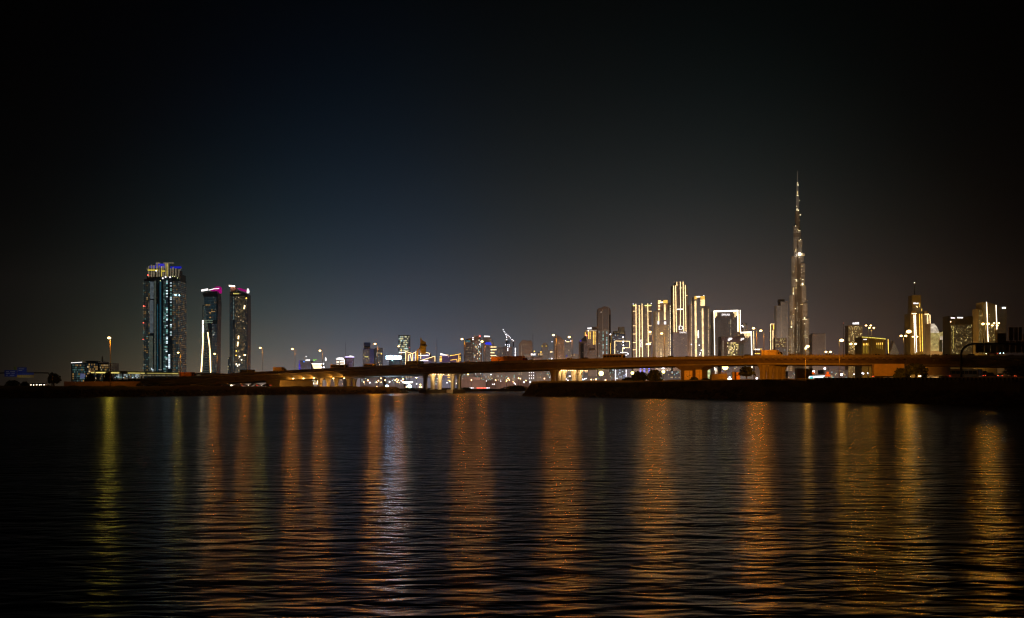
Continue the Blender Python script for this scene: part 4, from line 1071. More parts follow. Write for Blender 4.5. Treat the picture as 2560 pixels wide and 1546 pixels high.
for (x0, y0, x1, y1) in ((506.7, 801, 506.5, 810), (506.6, 812, 506.4, 832), (506.4, 832, 506.8, 856), (506.8, 856, 505, 890), (505, 890, 502.5, 930)): o.strip(x0, y0, x1, y1, E_led if y0 > 830 else E_ledw, 3.4, fr=f + 2, nm='edge_light')
for (x0, y0, x1, y1) in ((519.5, 831, 523, 855), (523, 855, 525.6, 880), (525.6, 880, 527, 932)): o.strip(x0, y0, x1, y1, E_led, 3.0, fr=f - .4, nm='edge_light')
o.strip(503.5, 727, 520.5, 724, E_sign, 4.6, nm='roof_light_bar'); o.strip(522.5, 725.8, 535, 722.6, E_sign, 1.8, nm='roof_light_bar'); o.strip(535, 722.6, 548, 721.8, E_sign, 1.6, nm='roof_light_bar')
o.side('magenta_crown', [(524, 727), (530, 722.8), (541, 716), (549, 716.5), (551, 722), (551, 733), (546.5, 733), (546, 728.5)], E_mag, f + 2, f + 10)
o.dots([(535, 836), (533.5, 838)], emis('dim_pale_lamp_glow', (.6, .6, .5), .6, False), 1.4)
o = Bld(573, 623, 1900, 'curved_twin_tower', 'right of two curved dark towers, speckled with dim windows, white lamp at top corner', T); f = o.fr
o.side('wall', [(574, 731), (582, 728.5), (596, 727), (608, 731), (618, 736), (619, 800), (617.5, 940), (574, 940)], M_wallb)
o.win(583, 585.6, 740, 800, 1, 22, [(.8, (.5, .75, .7), .25)], sides=False); o.win(582, 585.6, 822, 930, 1, 34, [(.5, (.45, .7, .65), .18)], sides=False)
o.win(587, 612, 740, 936, 9, 66, [(.34, (1, .74, .36), .10), (.10, (.9, .66, .28), .2), (.02, WARM, .7)], D((.022, .022, .018), .8), sides=False, wx=.8)
o.win(613, 618, 745, 936, 2, 60, [(.2, (1, .8, .5), .12)], D((.012, .012, .015), .8), sides=False)
o.win(583, 602, 732.5, 736.5, 5, 1, [(.9, (1, .85, .2), .7)], fr=f - .2, sides=False)
o.win(575, 582, 740, 936, 2, 60, [(.04, TEAL, .1)], D((.01, .018, .022), .8), sides=False)
o.strip(573, 715, 587.5, 716.4, emis('warm_roof_bar_glow', (1, .85, .65), 9), 2.6, nm='roof_light_bar')
o.side('crown_wall', [(575, 718), (587, 718), (590, 724), (582, 729), (576, 730)], wash('dusky_pink_crown_wash', (.18, .07, .05), .8), f + 3, f + 8)
o.side('magenta_crown', [(590, 720.5), (600, 720.5), (610, 724), (617, 725), (617, 731), (600, 726)], E_mag, f + 3, f + 8)
o.side('corner_lamp', [(617, 728), (618, 722), (620.5, 722), (622.5, 728), (622, 733), (617, 733)], E_sign, f, f + 3)
for x0, y0, x1, y1 in ((612, 764, 610.5, 773), (597, 840, 596, 848), (595.5, 855, 594, 866)): o.strip(x0, y0, x1, y1, E_led, 3.4, nm='lit_slot')
o.dots([(591, 878), (590.5, 889)], E_gold, 1.6); o.dots([(604, 900), (599, 892), (591, 911), (594, 915), (598.5, 912)], E_ledw, 1.5); o.dots([(616, 746)], E_gold, 1.8)
o = Bld(569, 573, 1880, 'service_tower', 'slim low annexe with four pale lamps left of the right curved tower', 'building', dep=10); o.box('wall', 570, 574, 893, None, M_wallb); o.dots([(571, 896), (570.5, 917), (570.3, 924)], emis('dim_annexe_lamp', (1, .85, .4), .8, False), 1.2)

# --- low cluster left of centre
o = Bld(746, 778, 1900, 'office_block', 'low violet-lit block with a blue edge and white roof sign', B_); f = o.fr
o.box('wall', 748, 778, 902, None, M_wall); o.box('blue_edge', 747, 751, 910, 924, E_blue2, f - 1, f + 3); o.box('violet_edge', 747, 750, 901, 909.5, emis('violet_edge_glow', (.12, .09, .3), .7, False), f - 1, f + 3)
o.win(752, 777, 905, 950, 10, 12, [(.25, (.6, .6, 1), .22)], D((.10, .08, .085), .6)); o.glyphs(764, 775, 898.5, 903, E_sign, 4); o.dots([(765.5, 892)], E_sign, 1.5)
o.dots([(760, 904.5)], emis('small_blue_lamp', (.1, .25, .9), 1.2, False), 2)
o = Bld(779, 806, 1750, 'striped_lit_building', 'low building like a stack of glowing cream bands, widening upward, left of the bus', B_); f = o.fr
for k, (x0, x1, y) in enumerate(((779.5, 804, 909.8), (781, 803.5, 912.8), (782, 803, 915.6), (783, 803, 918), (784, 803, 920.4))): o.strip(x0, y, x1, y, E_led if k else E_ledw, 1.9, nm='lit_floor')
o.box('wall', 783, 803, 911, None, M_conc2); o.dots([(808.5, 910), (804, 919), (810, 918.5)], E_wht, 1.7); o.dots([(784.5, 900.5), (786, 901), (790, 900)], emis('green_lamp_glow', (.3, 1, .05), 2.5), 1.0)
o.win(785, 802, 925, 962, 5, 9, [(.6, WARM, 1.2)], D((.08, .06, .05), .6), sides=False)
o = Bld(812.5, 815.5, 1700, 'lit_flame_sign', 'narrow white flame-shaped sign on a thin pole above the bridge', 'sign', dep=3); o.side('sign_face', [(814, 893.5), (816, 898), (815.3, 902), (813.6, 903), (812.4, 900), (812.6, 896)], E_sign); o.box('post', 813.6, 814.4, 903, None, M_galv)
o = Bld(841, 862, 1800, 'banded_building', 'short building banded with bright white floors, left of the round purple one', B_); f = o.fr
o.box('wall', 842, 861, 896, None, M_wall)
o.side('lit_roof', [(841, 900), (842, 895.5), (848, 894.2), (857, 894.5), (860, 898), (861.5, 901), (855, 901.5), (850, 900.5)], E_sign, f - 1, f + 4)
for y in (905.5, 911.5, 917.5):
    o.strip(841.5, y, 847.5, y, E_ledw, 1.8, nm='lit_floor'); o.strip(850, y - .5, 861, y - .5, E_ledw, 2.0, nm='lit_floor')
o.strip(861, 901, 861.6, 917, E_ledw, 1.2, nm='lit_edge')
o = Bld(861, 884, 1850, 'round_building', 'round dull purple building with a white lit flat top', B_); f = o.fr
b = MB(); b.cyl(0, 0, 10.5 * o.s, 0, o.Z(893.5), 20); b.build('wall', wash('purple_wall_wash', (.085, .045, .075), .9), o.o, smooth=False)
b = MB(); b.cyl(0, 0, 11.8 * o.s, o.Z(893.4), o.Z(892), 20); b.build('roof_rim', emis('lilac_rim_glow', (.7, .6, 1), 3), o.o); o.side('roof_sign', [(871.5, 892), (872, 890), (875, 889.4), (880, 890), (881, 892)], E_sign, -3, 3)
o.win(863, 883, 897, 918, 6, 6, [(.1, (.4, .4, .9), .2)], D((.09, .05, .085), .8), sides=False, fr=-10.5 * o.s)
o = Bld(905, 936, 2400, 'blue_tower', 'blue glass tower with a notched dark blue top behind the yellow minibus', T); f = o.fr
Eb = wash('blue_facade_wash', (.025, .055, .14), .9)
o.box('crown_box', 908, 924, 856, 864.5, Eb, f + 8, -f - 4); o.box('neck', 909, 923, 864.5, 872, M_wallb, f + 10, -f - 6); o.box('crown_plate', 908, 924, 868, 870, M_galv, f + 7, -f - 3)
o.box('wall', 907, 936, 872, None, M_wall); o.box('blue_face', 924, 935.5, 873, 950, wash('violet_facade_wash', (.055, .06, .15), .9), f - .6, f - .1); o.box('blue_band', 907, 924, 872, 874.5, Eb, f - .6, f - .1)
o.win(908, 923.5, 876, 950, 5, 26, [(.12, WARM, .5)], D((.085, .08, .10), .6)); o.win(911, 922, 891.5, 893.8, 5, 1, [(1, (1, .85, .2), 1.3)], fr=f - .2, sides=False)
o = Bld(938, 956, 2500, 'grey_tower', 'grey blue tower with scattered yellow windows beside the blue tower', T)
o.box('wall', 938, 955.5, 870, None, M_wallb); o.win(938.5, 955, 872, 950, 7, 26, [(.10, WARM, .8), (.06, COOL, .5)], D((.05, .065, .08), .5)); o.dots([(953.5, 885)], E_gold, 1.6); o.win(940, 952, 882, 884, 6, 1, [(1, WARM, .8)], fr=o.fr - .2, sides=False)
o = Bld(964, 1006, 1750, 'lit_sign_building', 'low building carrying a big overexposed white sign like a cloud', B_); f = o.fr
o.box('wall', 972, 1000, 901, None, M_wallb); o.win(973, 999, 903, 950, 8, 10, [(.08, TEAL, .5)], D((.06, .07, .085), .5))
o.glyphs(965, 1004.5, 889, 898.5, E_signhot, 9, 5); o.dots([(981, 901.5)], emis('teal_lamp_glow', (.5, 1, 1), 3), 1.5)
o = Bld(995, 1024, 2300, 'speckled_tower', 'slim tower of pale green and yellow lit windows above the white cloud sign', T)
o.box('wall', 996, 1024, 838, None, M_wallb); o.win(996.5, 1023.5, 840, 884, 9, 9, [(.34, (.95, .9, .5), .75), (.28, (.6, .85, .8), .8)], D((.06, .085, .09), .5), wx=.85); o.win(996.5, 1023.5, 884, 950, 9, 13, [(.15, TEAL, .4), (.1, COOL, .6)], D((.06, .08, .09), .5))
o.strip(999, 882.5, 1012, 881.5, E_ledw, 1.3, nm='lit_ledge'); o.dots([(1023.7, 869.5)], emis('dim_red_beacon', (.7, .12, .12), 1.0, False), 1.5, nm='red_beacon')
# --- outlined retail blocks
def outline(o, pts, m, w=1.2):
    for a, c in zip(pts, pts[1:]): o.strip(a[0], a[1], c[0], c[1], m, w, nm='outline_light')
o = Bld(1013, 1042, 1500, 'outlined_block', 'low slanted block outlined in thin warm white lines, left of the golden gantry', B_, dep=30)
o.side('wall', [(1014, 880), (1030, 884), (1041, 880), (1041, 945), (1014, 945)], M_wallc)
outline(o, [(1014, 912), (1014.5, 879), (1031, 884.5), (1041, 879.5)], E_led); outline(o, [(1020.5, 906), (1021, 888), (1026, 886), (1029.5, 904)], E_led); outline(o, [(1031.5, 902), (1031.5, 885)], E_led); outline(o, [(1039.5, 902), (1039.5, 881)], E_led)
o.win(1021.5, 1027, 889, 903, 1, 4, [(1, (.35, .45, .9), .7)], sides=False, wx=.9, wy=.4); o.win(1032, 1039, 885, 903, 1, 5, [(1, (.45, .5, .95), .7)], sides=False, wx=.9, wy=.4)
o.win(1014, 1041, 915, 945, 9, 7, [(.3, WARM, .8), (.15, (.4, .4, .9), .5)], D((.1, .08, .08), .6), sides=False)
o = Bld(1045, 1088, 1480, 'outlined_block', 'two overlapping low blocks outlined in warm white, right of the golden gantry', B_, dep=30); f = o.fr
o.side('wall', [(1052, 879.5), (1074, 883), (1074, 945), (1052, 945)], M_wallc, f + 6); o.side('wall', [(1049, 902), (1087, 891), (1087, 945), (1049, 945)], M_wallc)
for pts in ([(1052, 898), (1052, 879.5), (1074, 883.5), (1074, 888)], ): outline(o, pts, E_led)
outline(o, [(1049.5, 908), (1049.5, 902.5), (1087.5, 890.8), (1087.5, 904)], E_led); outline(o, [(1049.5, 902.5), (1071, 902.3)], emis('cool_lilac_line_glow', (.75, .72, 1), 3)); outline(o, [(1046, 889), (1071, 888.8)], E_ledw)
o.win(1053, 1073, 884, 898, 2, 4, [(.6, (.22, .22, .8), .6), (.3, WHT, .8)], fr=f + 6, sides=False, wx=.95, wy=.5); o.win(1052, 1087, 898, 945, 10, 12, [(.14, WARM, .8), (.2, (.3, .25, .6), .3)], D((.085, .06, .08), .6), sides=False)
for y in (935, 940, 944): o.strip(1037, y, 1046, y, emis('lilac_floor_line', (.6, .6, 1), 2.5), .9, nm='lit_floor')
o = Bld(1099, 1153, 1500, 'gold_outlined_block', 'low violet block with gold winged roof lines and stacked gold bars', B_, dep=34)
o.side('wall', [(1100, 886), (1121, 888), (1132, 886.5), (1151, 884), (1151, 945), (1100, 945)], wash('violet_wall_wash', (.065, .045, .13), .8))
o.side('roof_wing', [(1100.5, 884), (1103, 883.5), (1118, 888.5), (1118, 889.5), (1101, 888.5)], E_sign, o.fr - 1.5, o.fr - .8); outline(o, [(1112, 887), (1121, 888.5)], E_led, 1.0); outline(o, [(1125, 889.5), (1137, 888), (1151, 885)], E_gold, 1.6); outline(o, [(1126, 901), (1142, 898.5), (1143, 906)], E_gold); outline(o, [(1147, 888.5), (1147, 906)], E_gold, 1.6)
for y in (892.5, 896, 899.5, 903): o.strip(1099, y, 1104.5, y, E_gold, 1.6, nm='gold_bar')
for y in (893, 897, 900.5): o.strip(1148.5, y, 1152, y, E_gold, 1.3, nm='gold_bar')
for y in (936, 940, 944.5, 951): o.strip(1119, y, 1125, y, E_gold, 1.5, nm='gold_bar')
o.dots([(1121.5, 892.5)], emis('dim_rose_lamp', (.7, .5, .5), .6, False), 1.6); o.win(1101, 1150, 905, 950, 12, 10, [(.12, WARM, .6)], D((.07, .06, .09), .6), sides=False)
# --- towers right of centre-left
o = Bld(1159, 1207, 1700, 'apartment_tower', 'brown apartment tower with balconies, curved roof and scattered lit windows between two lamps', T); f = o.fr
o.side('wall', [(1160, 854), (1166, 848), (1181, 843.5), (1181, 948), (1160, 948)], M_wallc, f + 3); o.side('wall', [(1181, 843), (1196, 840.5), (1203, 848), (1204, 856), (1204, 948), (1181, 948)], M_wallc)
o.slabs(1160, 1180, 856, 945, 22, M_wallc, .8); o.win(1160.5, 1180, 855, 945, 7, 22, [(.05, WARM, .5), (.04, TEAL, .5)], D((.11, .09, .085), .45), fr=f + 3); o.win(1182, 1203, 849, 945, 8, 23, [(.10, WARM, 1.0), (.08, TEAL, .7), (.05, COOL, 1.0)], D((.075, .05, .045), .6))
o.box('dark_screen', 1164, 1176, 851, 855.5, emis('dim_teal_screen', (.04, .12, .14), 1, False), f + 2, f + 2.8); o.dots([(1182.5, 845), (1182.5, 849.5), (1199, 861)], E_wht, 1.2); o.dots([(1199.5, 840.8)], E_red, 1.4, nm='red_beacon')
o = Bld(1207, 1241, 1900, 'sloped_tower', 'grey tower with a slanted roof, blue wedge and stacked white bars on its right side', T); f = o.fr
o.side('wall', [(1208, 843), (1224, 843), (1231, 850), (1238, 868), (1240, 945), (1208, 945)], M_wall); o.win(1209, 1237, 868, 945, 9, 20, [(.03, TEAL, .6)], D((.085, .08, .085), .35)); o.win(1222, 1231, 848, 866, 4, 6, [(.1, WARM, .3)], D((.04, .07, .11), .5), sides=False)
o.side('blue_wedge', [(1211, 861), (1215, 856), (1226, 856), (1230, 863.5)], emis('blue_wedge_glow', (.03, .05, .8), 1, False), f - .8, f - .2); o.glyphs(1210, 1225, 839.5, 843.3, E_sign, 5, 2, off=.5)
for y, x1 in ((868, 1241), (875, 1241), (882.5, 1236), (889.5, 1240.5), (896.5, 1240.5)): o.strip(1226.5, y, x1, y, E_led, 1.3, nm='lit_bar')
o = Bld(1241, 1257, 2200, 'slim_grey_tower', 'hazy grey block left of the construction cranes', T); o.box('wall', 1242, 1258, 869, None, M_wall); o.win(1242, 1258, 871, 945, 5, 20, [(.06, WARM, .3)], D((.09, .085, .095), .4))
o = Bld(1257, 1282, 2100, 'tower_under_construction', 'hazy tower shell under construction below the white dotted cranes', T); o.box('wall', 1258, 1281, 867, None, M_wallc); o.box('core', 1264, 1274, 852, 867, wash('dim_blue_scaffold', (.05, .08, .12), .9)); o.slabs(1258, 1281, 868, 945, 20, M_wall, .6); o.win(1258, 1281, 868, 945, 7, 20, [], D((.085, .065, .07), .4))
o.dots([(1263.5, 862.5), (1269.5, 862.5), (1273.5, 863), (1269, 867), (1273, 867.5), (1269.5, 872), (1269.5, 874.5), (1269.5, 877)], E_wht, .95)
def crane(label, mast_px, mast_y, tip, dotpts, Y=2080):
    t = thing('tower_crane', label, 'crane', (Wx(mast_px, Y), Y, Wz(868, Y)), 0, 'construction cranes strung with white lights'); s = Y / F
    X = lambda p: (p - mast_px) * s; Z = lambda q: (868 - q) * s
    b = MB(); b.tube([(0, 0, 0), (0, 0, Z(mast_y))], .9, 4); b.build('mast', M_dark, t)
    b = MB(); b.tube([(0, 0, Z(mast_y)), (X(tip[0]), 0, Z(tip[1]))], .7, 4, .3); b.build('jib', M_dark, t)
    b = MB(); b.box(-3, 0, -1, 1, Z(mast_y) - 1.5, Z(mast_y) + 1.5); b.build('cab', M_white, t)
    for x, y in dotpts:
        b = MB(); b.ball(X(x), -1.2, Z(y), .95 * s, 6, 4); b.build('lamp', E_wht, t)
crane('left luffing crane with its jib raised to the upper left and dotted with lights', 1267, 850, (1257.5, 824), [(1258, 825), (1260.2, 829.5), (1262.5, 833), (1263.8, 836.8), (1265.5, 840.8), (1266.5, 844.5), (1267, 849.3)], 2080)
crane('right crane with jib sloping down to the right and a lit vertical line', 1283.3, 852, (1263, 833), [(1267, 836), (1270, 839), (1273, 842), (1276, 845.5), (1280, 849.3), (1283.3, 852.2)], 2060)
o = Bld(1286, 1291, 2000, 'light_mast', 'thin mast with a vertical string of white lamps right of the cranes', 'mast', dep=2); o.box('mast_pole', 1288.1, 1288.7, 868, None, M_dark); o.dots([(1288.4, 871.5), (1288.4, 874.7), (1288.3, 878), (1288.3, 882), (1288.1, 886), (1288.2, 889.5), (1290.5, 899), (1288, 900.5)], E_wht, 1.2)
o = Bld(1297, 1332, 1900, 'dark_tower', 'dark grey brown tower with a curved shoulder roof and dim gold sign line', T); o.side('wall', [(1297, 862), (1300, 857), (1305, 851), (1311, 850.5), (1320, 852), (1328, 851), (1331, 860), (1331, 945), (1297, 945)], M_wallc)
o.win(1298, 1330, 864, 945, 10, 22, [], D((.062, .052, .05), .3)); o.win(1304, 1319, 861, 863, 9, 1, [(1, (1, .8, .5), .25)], fr=o.fr - .2, sides=False); o.win(1311, 1322, 886.5, 890, 6, 1, [(1, (1, .85, .65), .16)], fr=o.fr - .2, sides=False, wx=.95); o.box('pale_pier', 1303, 1304.5, 864, 945, M_conc2, o.fr - .5, o.fr)
o = Bld(1325, 1356, 1750, 'low_office', 'low dark office right of the curved dark tower with a white sign', B_); o.box('wall', 1327, 1356, 892, None, M_wall); o.glyphs(1327, 1339, 884, 889, E_sign, 4, 6, off=.4); o.win(1328, 1356, 894, 945, 9, 14, [(.05, WARM, .6)], D((.07, .06, .07), .5)); o.dots([(1352.5, 880.5), (1336, 879)], E_gold, 1.6); o.win(1345, 1356, 884, 889, 4, 2, [(.7, WARM, .9)], sides=False, fr=o.fr - .3); o.box('wall', 1344, 1356, 881, 892, M_wall, o.fr, 0)
for i in range(3):
    for j in range(4): o.dots([(1323.4 + i * 5.3, 925 + j * 6.9)], E_wht, .95)
o = Bld(1353, 1371, 2300, 'pale_hazy_tower', 'pale hazy domed tower with two dim yellow round windows', T); o.side('wall', [(1354, 866), (1357, 859), (1362, 857), (1368, 860), (1371, 867), (1371, 945), (1354, 945)], M_wall); o.win(1355, 1370, 868, 945, 4, 18, [(.05, WARM, .3)], D((.095, .085, .082), .3)); o.dots([(1355, 865.8), (1365.5, 865.8)], emis('dim_gold_round_glow', (1, .65, .12), .5, False), 2.0, nm='round_window')
o = Bld(1371, 1384, 2200, 'low_hazy_block', 'hazy low block with one bright ledge left of the reddish tower', B_); o.box('wall', 1371, 1384, 876, None, M_wall); o.win(1371.5, 1383.5, 878, 945, 4, 16, [(.06, COOL, .5)], D((.09, .08, .085), .4)); o.strip(1375, 880.5, 1380.5, 880.3, E_led, 1.6, nm='lit_ledge'); o.dots([(1379.2, 897)], E_wht, 1.5)
o = Bld(1384, 1412, 1800, 'rounded_tower', 'reddish brown tower with a curved top and warm scattered windows between two lamps', T); f = o.fr
o.side('wall', [(1385, 845), (1388, 845), (1388, 842), (1394, 839.5), (1399, 842), (1404, 845), (1409, 851), (1411.5, 866), (1412, 945), (1385, 945)], M_wallc); o.win(1387, 1411, 850, 945, 9, 26, [(.09, AMB, .35), (.05, (1, .6, .5), .4)], D((.10, .048, .030), .5)); o.slabs(1386, 1411, 868, 945, 20, M_wallc, .4)
o = Bld(1412, 1427, 2200, 'slim_lit_tower', 'hazy tower with a lit cornice behind the lamp right of the reddish tower', T); o.box('wall', 1413, 1427, 853, None, M_wall); o.win(1413, 1427, 856, 945, 4, 24, [(.12, WARM, .5)], D((.09, .075, .07), .4)); o.strip(1415.5, 854.8, 1423.5, 854.8, E_led, 1.3, nm='lit_cornice'); o.dots([(1414, 852.5), (1427, 853), (1380, 855)], E_wht, 1.0); o.dots([(1416.5, 890)], E_blue2, 1.6)
o = Bld(1427, 1447, 2400, 'low_hazy_block', 'low pinkish hazy block left of the pointed building', B_); o.box('wall', 1427, 1447, 886, None, M_wallc); o.win(1427, 1447, 887, 945, 6, 14, [(.05, WARM, .3)], D((.10, .065, .055), .4))
o = Bld(1447, 1469, 1750, 'pointed_building', 'grey building with a dark sloping point, blue lamp and red beacon', T); f = o.fr
o.side('roof', [(1449, 853), (1462.5, 840.5), (1466, 842), (1467.5, 854)], M_wallb); o.side('wall', [(1448, 853), (1468, 854), (1468, 945), (1448, 945)], M_wallc); o.box('glass_bay', 1451, 1459, 859, 900, M_glass, f - .4, f - .1); o.win(1460, 1467, 857, 945, 3, 20, [], D((.11, .085, .085), .3)); o.dots([(1451.5, 852.5)], E_blue2, 2.2); o.dots([(1466, 839)], E_red, 1.5, nm='red_beacon'); o.win(1456, 1458, 881, 883, 1, 1, [(1, WARM, .5)], sides=False, fr=f - .5)
o = Bld(1469, 1490, 1800, 'low_brown_block', 'brown stepped block below the gold striped tower', B_); o.box('wall', 1470, 1488, 862, None, M_wallc); o.box('wall', 1472, 1490, 875, None, M_wallc, o.fr - 5, o.fr); o.win(1472, 1487, 864, 872, 4, 2, [], D((.12, .07, .055), .4), sides=False); o.win(1473, 1489, 877, 945, 6, 14, [], D((.13, .09, .075), .25), fr=o.fr - 5, sides=False)
o = Bld(1461, 1497, 2300, 'gold_striped_tower', 'tower with vertical gold light stripes and a white sign, left of the tall brown tower', T); f = o.fr
o.side('wall', [(1462, 829), (1466, 826), (1497, 824), (1497, 945), (1462, 945)], M_wallc); o.box('upper_wall', 1480, 1500, 817, 829, M_wallc, f + 8); o.glyphs(1468.5, 1479, 818.5, 823.5, E_sign, 4, 3); o.win(1466, 1496, 826.5, 828, 12, 1, [(.85, (1, .8, .5), .8)], sides=False, wx=.9)
for x, y0, y1 in ((1463, 831, 840), (1471.5, 830, 847.5), (1475.2, 830, 848), (1483.4, 829, 863), (1487.5, 829, 862.5)): o.strip(x, y0, x, y1, E_gold, 1.5, nm='gold_stripe')
o.win(1464, 1497, 832, 945, 10, 32, [(.03, WARM, .3)], D((.095, .055, .045), .4)); o.dots([(1470.5, 827.6)], E_ledw, 1.2)
o = Bld(1493, 1528, 2000, 'tall_brown_tower', 'tall plain brown tower with rounded top and columns of teal lit windows low down', T); f = o.fr
o.side('wall', [(1494, 775), (1496, 771), (1504, 769), (1506, 767.5), (1512, 766), (1518, 768), (1524, 770), (1527, 776), (1527, 787), (1527, 945), (1494, 945)], M_wallc); o.box('pale_pier', 1505.8, 1507.4, 774, 945, M_conc2, f - .6, f); o.box('pale_pier', 1520.5, 1522, 770, 945, M_conc2, f - .6, f); o.box('dark_bay', 1522.8, 1526.6, 787, 945, M_glass, f - .3, f - .05)
o.win(1495, 1505, 777, 826, 5, 18, [], D((.058, .046, .040), .25), sides=True); o.win(1508, 1520, 774, 822, 7, 18, [], D((.085, .070, .062), .3), sides=False); o.box('mechanical_floor', 1506, 1521, 824, 829, M_conc2, f - .8, f)
o.win(1496, 1505, 829, 892, 2, 20, [(.18, (.6, .8, .75), .25)], D((.07, .06, .055), .3), sides=False); o.win(1506.5, 1509, 829, 892, 1, 22, [(.4, TEAL, .8), (.2, COOL, .9)], D((.05, .06, .06), .5), sides=False, fr=f - .8); o.win(1514.5, 1519, 829, 892, 1, 22, [(.55, TEAL, .5), (.15, COOL, .7)], D((.05, .05, .05), .5), sides=False); o.win(1495, 1521, 893, 945, 8, 14, [(.1, WARM, .3)], D((.1, .07, .05), .4), sides=False)
o.dots([(1526, 836.5)], E_wht, 1.7); o.dots([(1502.8, 781)], emis('dim_cream_round_glow', (.8, .6, .45), .25, False), 2.2, nm='round_window'); o.strip(1526.2, 858, 1526.5, 894, E_gold, .8, off=.2)
o = Bld(1529, 1569, 2100, 'slanted_glass_tower', 'blue grey slanted glass tower carrying a stepped white outline like a flag', T); f = o.fr
o.side('wall', [(1529, 850), (1531, 834), (1545, 833.5), (1562, 836), (1562, 945), (1529, 945)], M_wallb); o.box('wall', 1536, 1566, 827, None, M_wallc, f + 20, -f + 10); o.box('crown_box', 1549, 1564, 816, 827, M_wallc, f + 20, -f + 10); o.win(1549.5, 1563.5, 817, 833, 5, 5, [], D((.12, .09, .05), .3), fr=f + 20, sides=False); o.win(1537, 1565, 828, 834, 9, 2, [(.2, WARM, .3)], D((.1, .075, .05), .3), fr=f + 20, sides=False)
o.win(1531, 1561, 837, 892, 10, 20, [(.05, WARM, .6), (.03, COOL, .6)], D((.055, .055, .075), .6)); o.win(1531, 1565, 893, 948, 10, 16, [(.10, COOL, 1.2), (.10, (.5, .6, 1), .7)], D((.08, .08, .10), .5), sides=False)
outline(o, [(1537, 893), (1537, 853), (1574, 853.5), (1574, 870), (1556.5, 869.5), (1556.5, 884)], E_led, 1.2); o.dots([(1557.5, 843.5), (1558, 855.5), (1558.3, 863.5), (1559.5, 871.5)], E_wht, 1.7); o.glyphs(1550.5, 1569, 880, 883, E_sign, 5, 8); o.glyphs(1551, 1568, 886.5, 889.5, E_sign, 5, 9, off=.6); o.dots([(1570, 885), (1538, 890)], E_wht, 1.6)
for x, n_ in ((1538.8, 8), (1565.5, 6)):
    for k in range(n_): o.dots([(x, 926 + k * 3.6)], E_wht, 1.1)
# --- right cluster of outlined towers
o = Bld(1581, 1630, 2300, 'four_line_tower', 'wide brown tower with four bright vertical light lines and short side rungs', T); f = o.fr
o.box('wall', 1583, 1608, 763, None, M_wallc); o.box('wall', 1608, 1629, 764, None, M_wallc, f + 3)
for (x0, y0, x1, y1) in ((1589.7, 760, 1591, 893), (1597.8, 763.5, 1599, 893), (1604.9, 759.5, 1606.3, 895), (1619.3, 759, 1620.8, 892)): o.strip(x0, y0, x1, y1, E_led, 1.5)
for y in (778.5, 815, 835.5, 856.5, 875): o.strip(1582, y, 1589, y, E_led, 1.0, nm='light_rung')
for y in (778.5, 815, 835.5, 856.5): o.strip(1621, y, 1629, y, E_led, 1.0, nm='light_rung')
for x0, x1 in ((1582.5, 1589), (1612, 1628)): o.strip(x0, 764.5, x1, 764, emis('yellow_bar_glow', (1, .85, .2), 2.2), 2.4, nm='roof_bar')
o.dots([(1583, 760.5), (1628, 759)], E_wht, .9); o.win(1600, 1604, 776, 850, 1, 28, [(.8, (1, .7, .3), .35)], sides=False); o.win(1600, 1604, 868, 893, 1, 9, [(.9, (1, .7, .3), .3)], sides=False)
o.win(1584, 1589, 767, 945, 2, 50, [], D((.075, .045, .035), .4)); o.win(1592, 1597, 767, 945, 2, 50, [], D((.105, .075, .065), .3), sides=False); o.win(1608, 1618.5, 767, 945, 4, 50, [(.02, WARM, .4)], D((.11, .085, .075), .3), sides=False); o.win(1622, 1628.5, 768, 945, 3, 50, [(.03, WARM, .4)], D((.085, .045, .035), .4), sides=False)
o.text('EMAAR', 1599.8, 1604.4, 849, 868, E_sign, rot=1)
o.glyphs(1614.5, 1627, 858.5, 862.5, E_led, 5, 4)
for x0, x1 in ((1599, 1603), (1608.5, 1613), (1621, 1624)):
    for k in range(7): o.strip(x0, 918 + k * 4, x1, 918 + k * 4, emis('deep_blue_bar_glow', (.25, .25, 1), 2.4), 1.5, nm='blue_bar')
o.win(1583, 1629, 945, 962, 10, 3, [(.2, WARM, .6)], D((.09, .06, .05), .4), sides=False)
o = Bld(1637, 1701, 2250, 'amber_fin_tower', 'amber lit tower topped by two fins of stacked light bars and two white signs', T); f = o.fr
o.box('wall', 1639, 1675, 777, None, M_wallc); o.box('fin_wall', 1644, 1652, 750, 777, M_wallc, f, f + 14); o.box('fin_wall', 1657, 1669, 750, 777, M_wallc, f, f + 14); o.box('bridge_wall', 1652, 1657, 754, 777, M_wallc, f + 3, f + 12); o.box('rear_wall', 1668, 1679, 757, None, M_wallc, f + 12)
for k in range(5): o.strip(1645, 751.8 + k * 2, 1652 if k < 2 else 1650, 751.8 + k * 2, E_led, 1.0, nm='light_bar'); o.strip(1658, 751.5 + k * 1.6, 1669, 751.5 + k * 1.6, E_gold, .9, nm='light_bar')
for k in range(4): o.strip(1645.5, 764 + k * 3.4, 1650, 764 + k * 3.4, E_led, 1.5, nm='light_bar')
for k in range(8): o.strip(1645, 783 + k * 2.8, 1648.2, 783 + k * 2.8, E_led, 1.4, nm='light_bar')
for k in range(14): o.strip(1660, 763 + k * 2.8, 1664, 763 + k * 2.8, E_led, 1.5, nm='light_bar')
o.strip(1651, 756.5, 1657, 756, E_ledw, 2.6, nm='lit_link'); o.glyphs(1643.5, 1648.5, 803, 811.5, E_sign, 1, 2); o.glyphs(1659.5, 1666, 802.5, 811.5, E_sign, 1, 3)
o.win(1639.5, 1641, 782, 893, 1, 42, [(.75, (1, .75, .3), .7)], sides=False); o.win(1669.8, 1672, 813, 893, 1, 30, [(.85, (1, .75, .3), .8)], sides=False, fr=f - .2); o.win(1676, 1679.5, 762, 893, 1, 52, [(.95, (1, .85, .5), 1.9)], fr=f + 12, sides=False, wx=.5)
